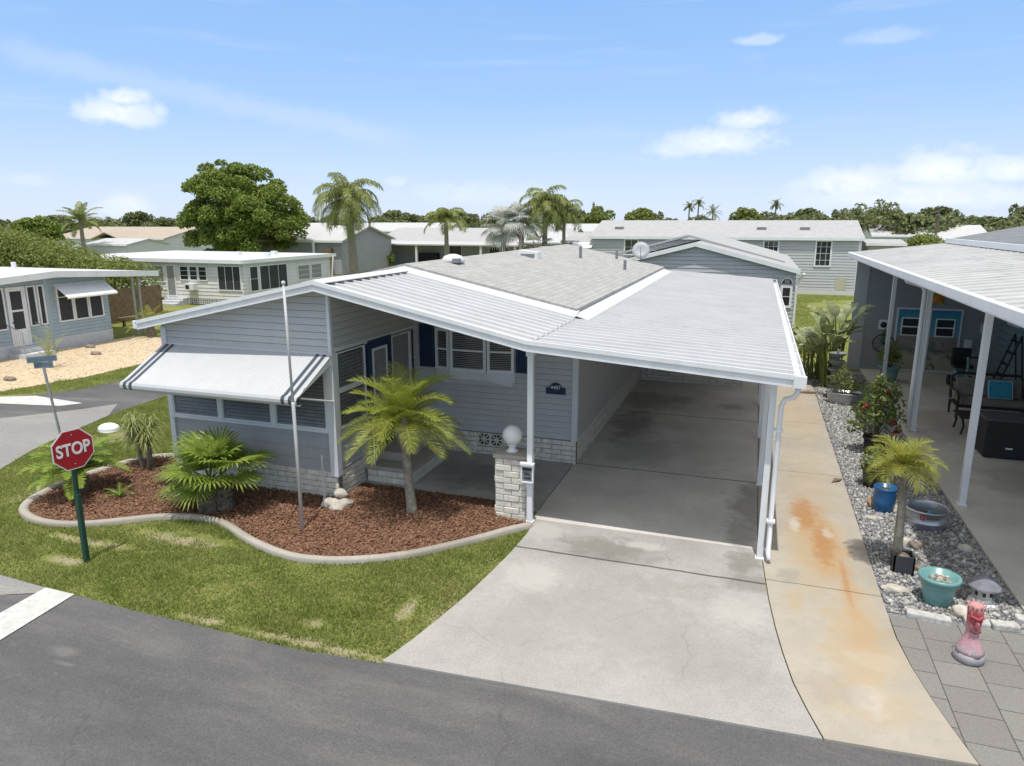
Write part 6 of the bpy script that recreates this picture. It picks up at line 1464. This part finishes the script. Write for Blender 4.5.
tall_palm('drooping_palm', (-26.6, 60, 0), 4.7, 2.6, 15, 'middle sized palm with hooked drooping fronds before the posted carport', 33, lw=.09, ll=.75, r=.22, els=(.0, 1.3), droop=(1.7, 2.4), sag=.9, cap=1.7)
tall_palm('green_palm', (-13.9, 48, 0), 5.6, 2.3, 26, 'full green palm with hanging fronds between the silver palms and long grey home', 34, lw=.06, ll=.75, r=.2, els=(-.5, 1.45), droop=(1.9, 2.8), sag=1.1, nl=44, cap=2.0)
tall_palm('slim_palm', (-12.7, 48.6, 0), 5.2, 1.7, 18, 'narrow green palm touching the full green palm on its right side', 35, lw=.05, ll=.6, r=.14, els=(-.5, 1.45), droop=(1.9, 2.8), sag=1.0, cap=2.0)
def silver(c, h, n, rad, label, seed):
    rp = np.random.default_rng(seed); t = thing('silver_fan_palm', c, label, 'palm'); top = np.array([c[0], c[1], c[2]+h])
    MB().tube([(c[0], c[1], -.1), (c[0], c[1], h*.5), tuple(top)], [.24, .19, .16], 10).build('trunk', m_bark, t, True)
    for i in range(n):
        e = 1.4-2.0*(i+.5)/n; hub, V = fan_leaf(top, i*2.4, e, rp.uniform(.7, 1.1), rad*rp.uniform(.85, 1.1), 20, rp, .7, 3.2)
        f = npmesh('fan_leaf', V, np.arange(len(V)).reshape(-1, 4), m_bism, t); MB().tube([top, (top+hub)/2+np.array([0, 0, .05]), hub], [.035, .028, .02], 5).build('leaf_stalk', m_bism, f)
silver((-16.9, 48, 0), 4.2, 24, 1.05, 'silver grey fan palm left of the full green palm', 41)
silver((-15.4, 47.4, 0), 4.6, 22, 1.0, 'greyer fan palm pressed against the full green palm', 42)
silver((-14.2, 46.8, 0), 2.6, 12, .8, 'low silver fan palm under the full green palm', 43)

# trees along the horizon: four crowns, copied
protos = []
for k, (w_, hgt, mt, leaf) in enumerate([(3.2, 3.2, m_leafd, .30), (4.2, 2.6, m_leafd, .32), (2.6, 3.8, m_leafd, .28), (3.6, 3.0, m_leaff, .3)]):
    rt = np.random.default_rng(60+k)
    protos.append(tree('distant_tree', (0, 150+8*k, 0), 6, lumps(rt, (0, 0, 3.2), (w_, w_*.8, hgt*.85), 22, (.24, .42)), 75, leaf, mt, ['dark rounded tree in the distant treeline', 'broad dark tree in the distant treeline', 'upright dark tree in the distant treeline', 'paler green tree in the distant treeline'][k], .2, 5, .6, 70+k, group=['dark rounded trees in the far treeline', 'broad dark trees in the far treeline', 'upright dark trees in the far treeline', 'paler trees in the far treeline'][k]))
rt = np.random.default_rng(99); used = set()
def put(x, y, sc, k):
    o = protos[k] if k not in used else copy_tree(protos[k]); used.add(k)
    o.location = (x, y, -.2); s_ = sc*rt.uniform(.9, 1.1); o.scale = (s_*rt.uniform(.9, 1.3), s_, s_*rt.uniform(.85, 1.1)); o.rotation_euler = (0, 0, rt.uniform(0, 6.28))
cs_, sn_ = math.cos(yaw), math.sin(yaw)
for i in range(270):
    a = -82+ (i+rt.uniform(-.4, .4))*118/270; d = rt.uniform(135, 240)
    sc = .73+rt.uniform(-.16, .26)
    if a < -30: sc *= .86
    elif a < -18: sc *= .95
    if a > 6: sc *= 1.22; d = rt.uniform(115, 190)
    ar_ = R(a); put(d*math.sin(ar_), d*math.cos(ar_), sc*d/150, int(rt.integers(4)))
for i in range(40):   # the denser wood on the right
    a = rt.uniform(9, 22); d = rt.uniform(95, 130); put(d*math.sin(R(a)), d*math.cos(R(a)), rt.uniform(.72, 1.0), int(rt.choice([1, 3, 0])))
for i, (x, y, h, lab) in enumerate([(-13.4, 150, 8.2, 'slim fan palm with two heads over the long grey roof'), (-8.8, 150, 7.0, 'spreading palm right of the slim two headed palm'), (2.9, 150, 8.4, 'lone tall thin palm standing clear above the treeline'), (-63, 150, 6.6, 'tiny distant palm above the posted carport'), (-11.8, 152, 8.9, 'small round headed palm above the long grey roof')]):
    tall_palm('distant_palm', (x, y, 0), h-.8, 1.5 if i not in (1,) else 2.3, 14, lab, 80+i, mat=m_leafd, r=.16, lw=.12, ll=.5, els=(-.6, 1.4), droop=(.8, 1.4), sag=.6, nl=16)
rt2 = np.random.default_rng(17)
tree('dark_cypress', (-32.9, 150, 0), 8, [((0, 0, 2+.7*k), (1.3-.02*k*k, 1.2, .9)) for k in range(9)], 220, .25, m_leafd, 'narrow dark conifer above the left end of the long grey roof', .2, 3, .6, 18)
for i, (x, y, r, lab) in enumerate([(-29.5, 140, 3.6, 'bright bushy tree right of the narrow dark conifer'), (-22, 142, 3.3, 'bright pointed tree above the middle of the long grey roof'), (-2.5, 145, 3.2, 'olive tree above the long grey roof near the lone tall palm')]):
    rt = np.random.default_rng(200+i); tree('far_green_tree', (x, y, 0), 7.6, lumps(rt, (0, 0, 4.2), (r, r*.8, 3.0), 22, (.24, .42)), 110, .28, m_hedge, lab, .25, 6, .6, 210+i)
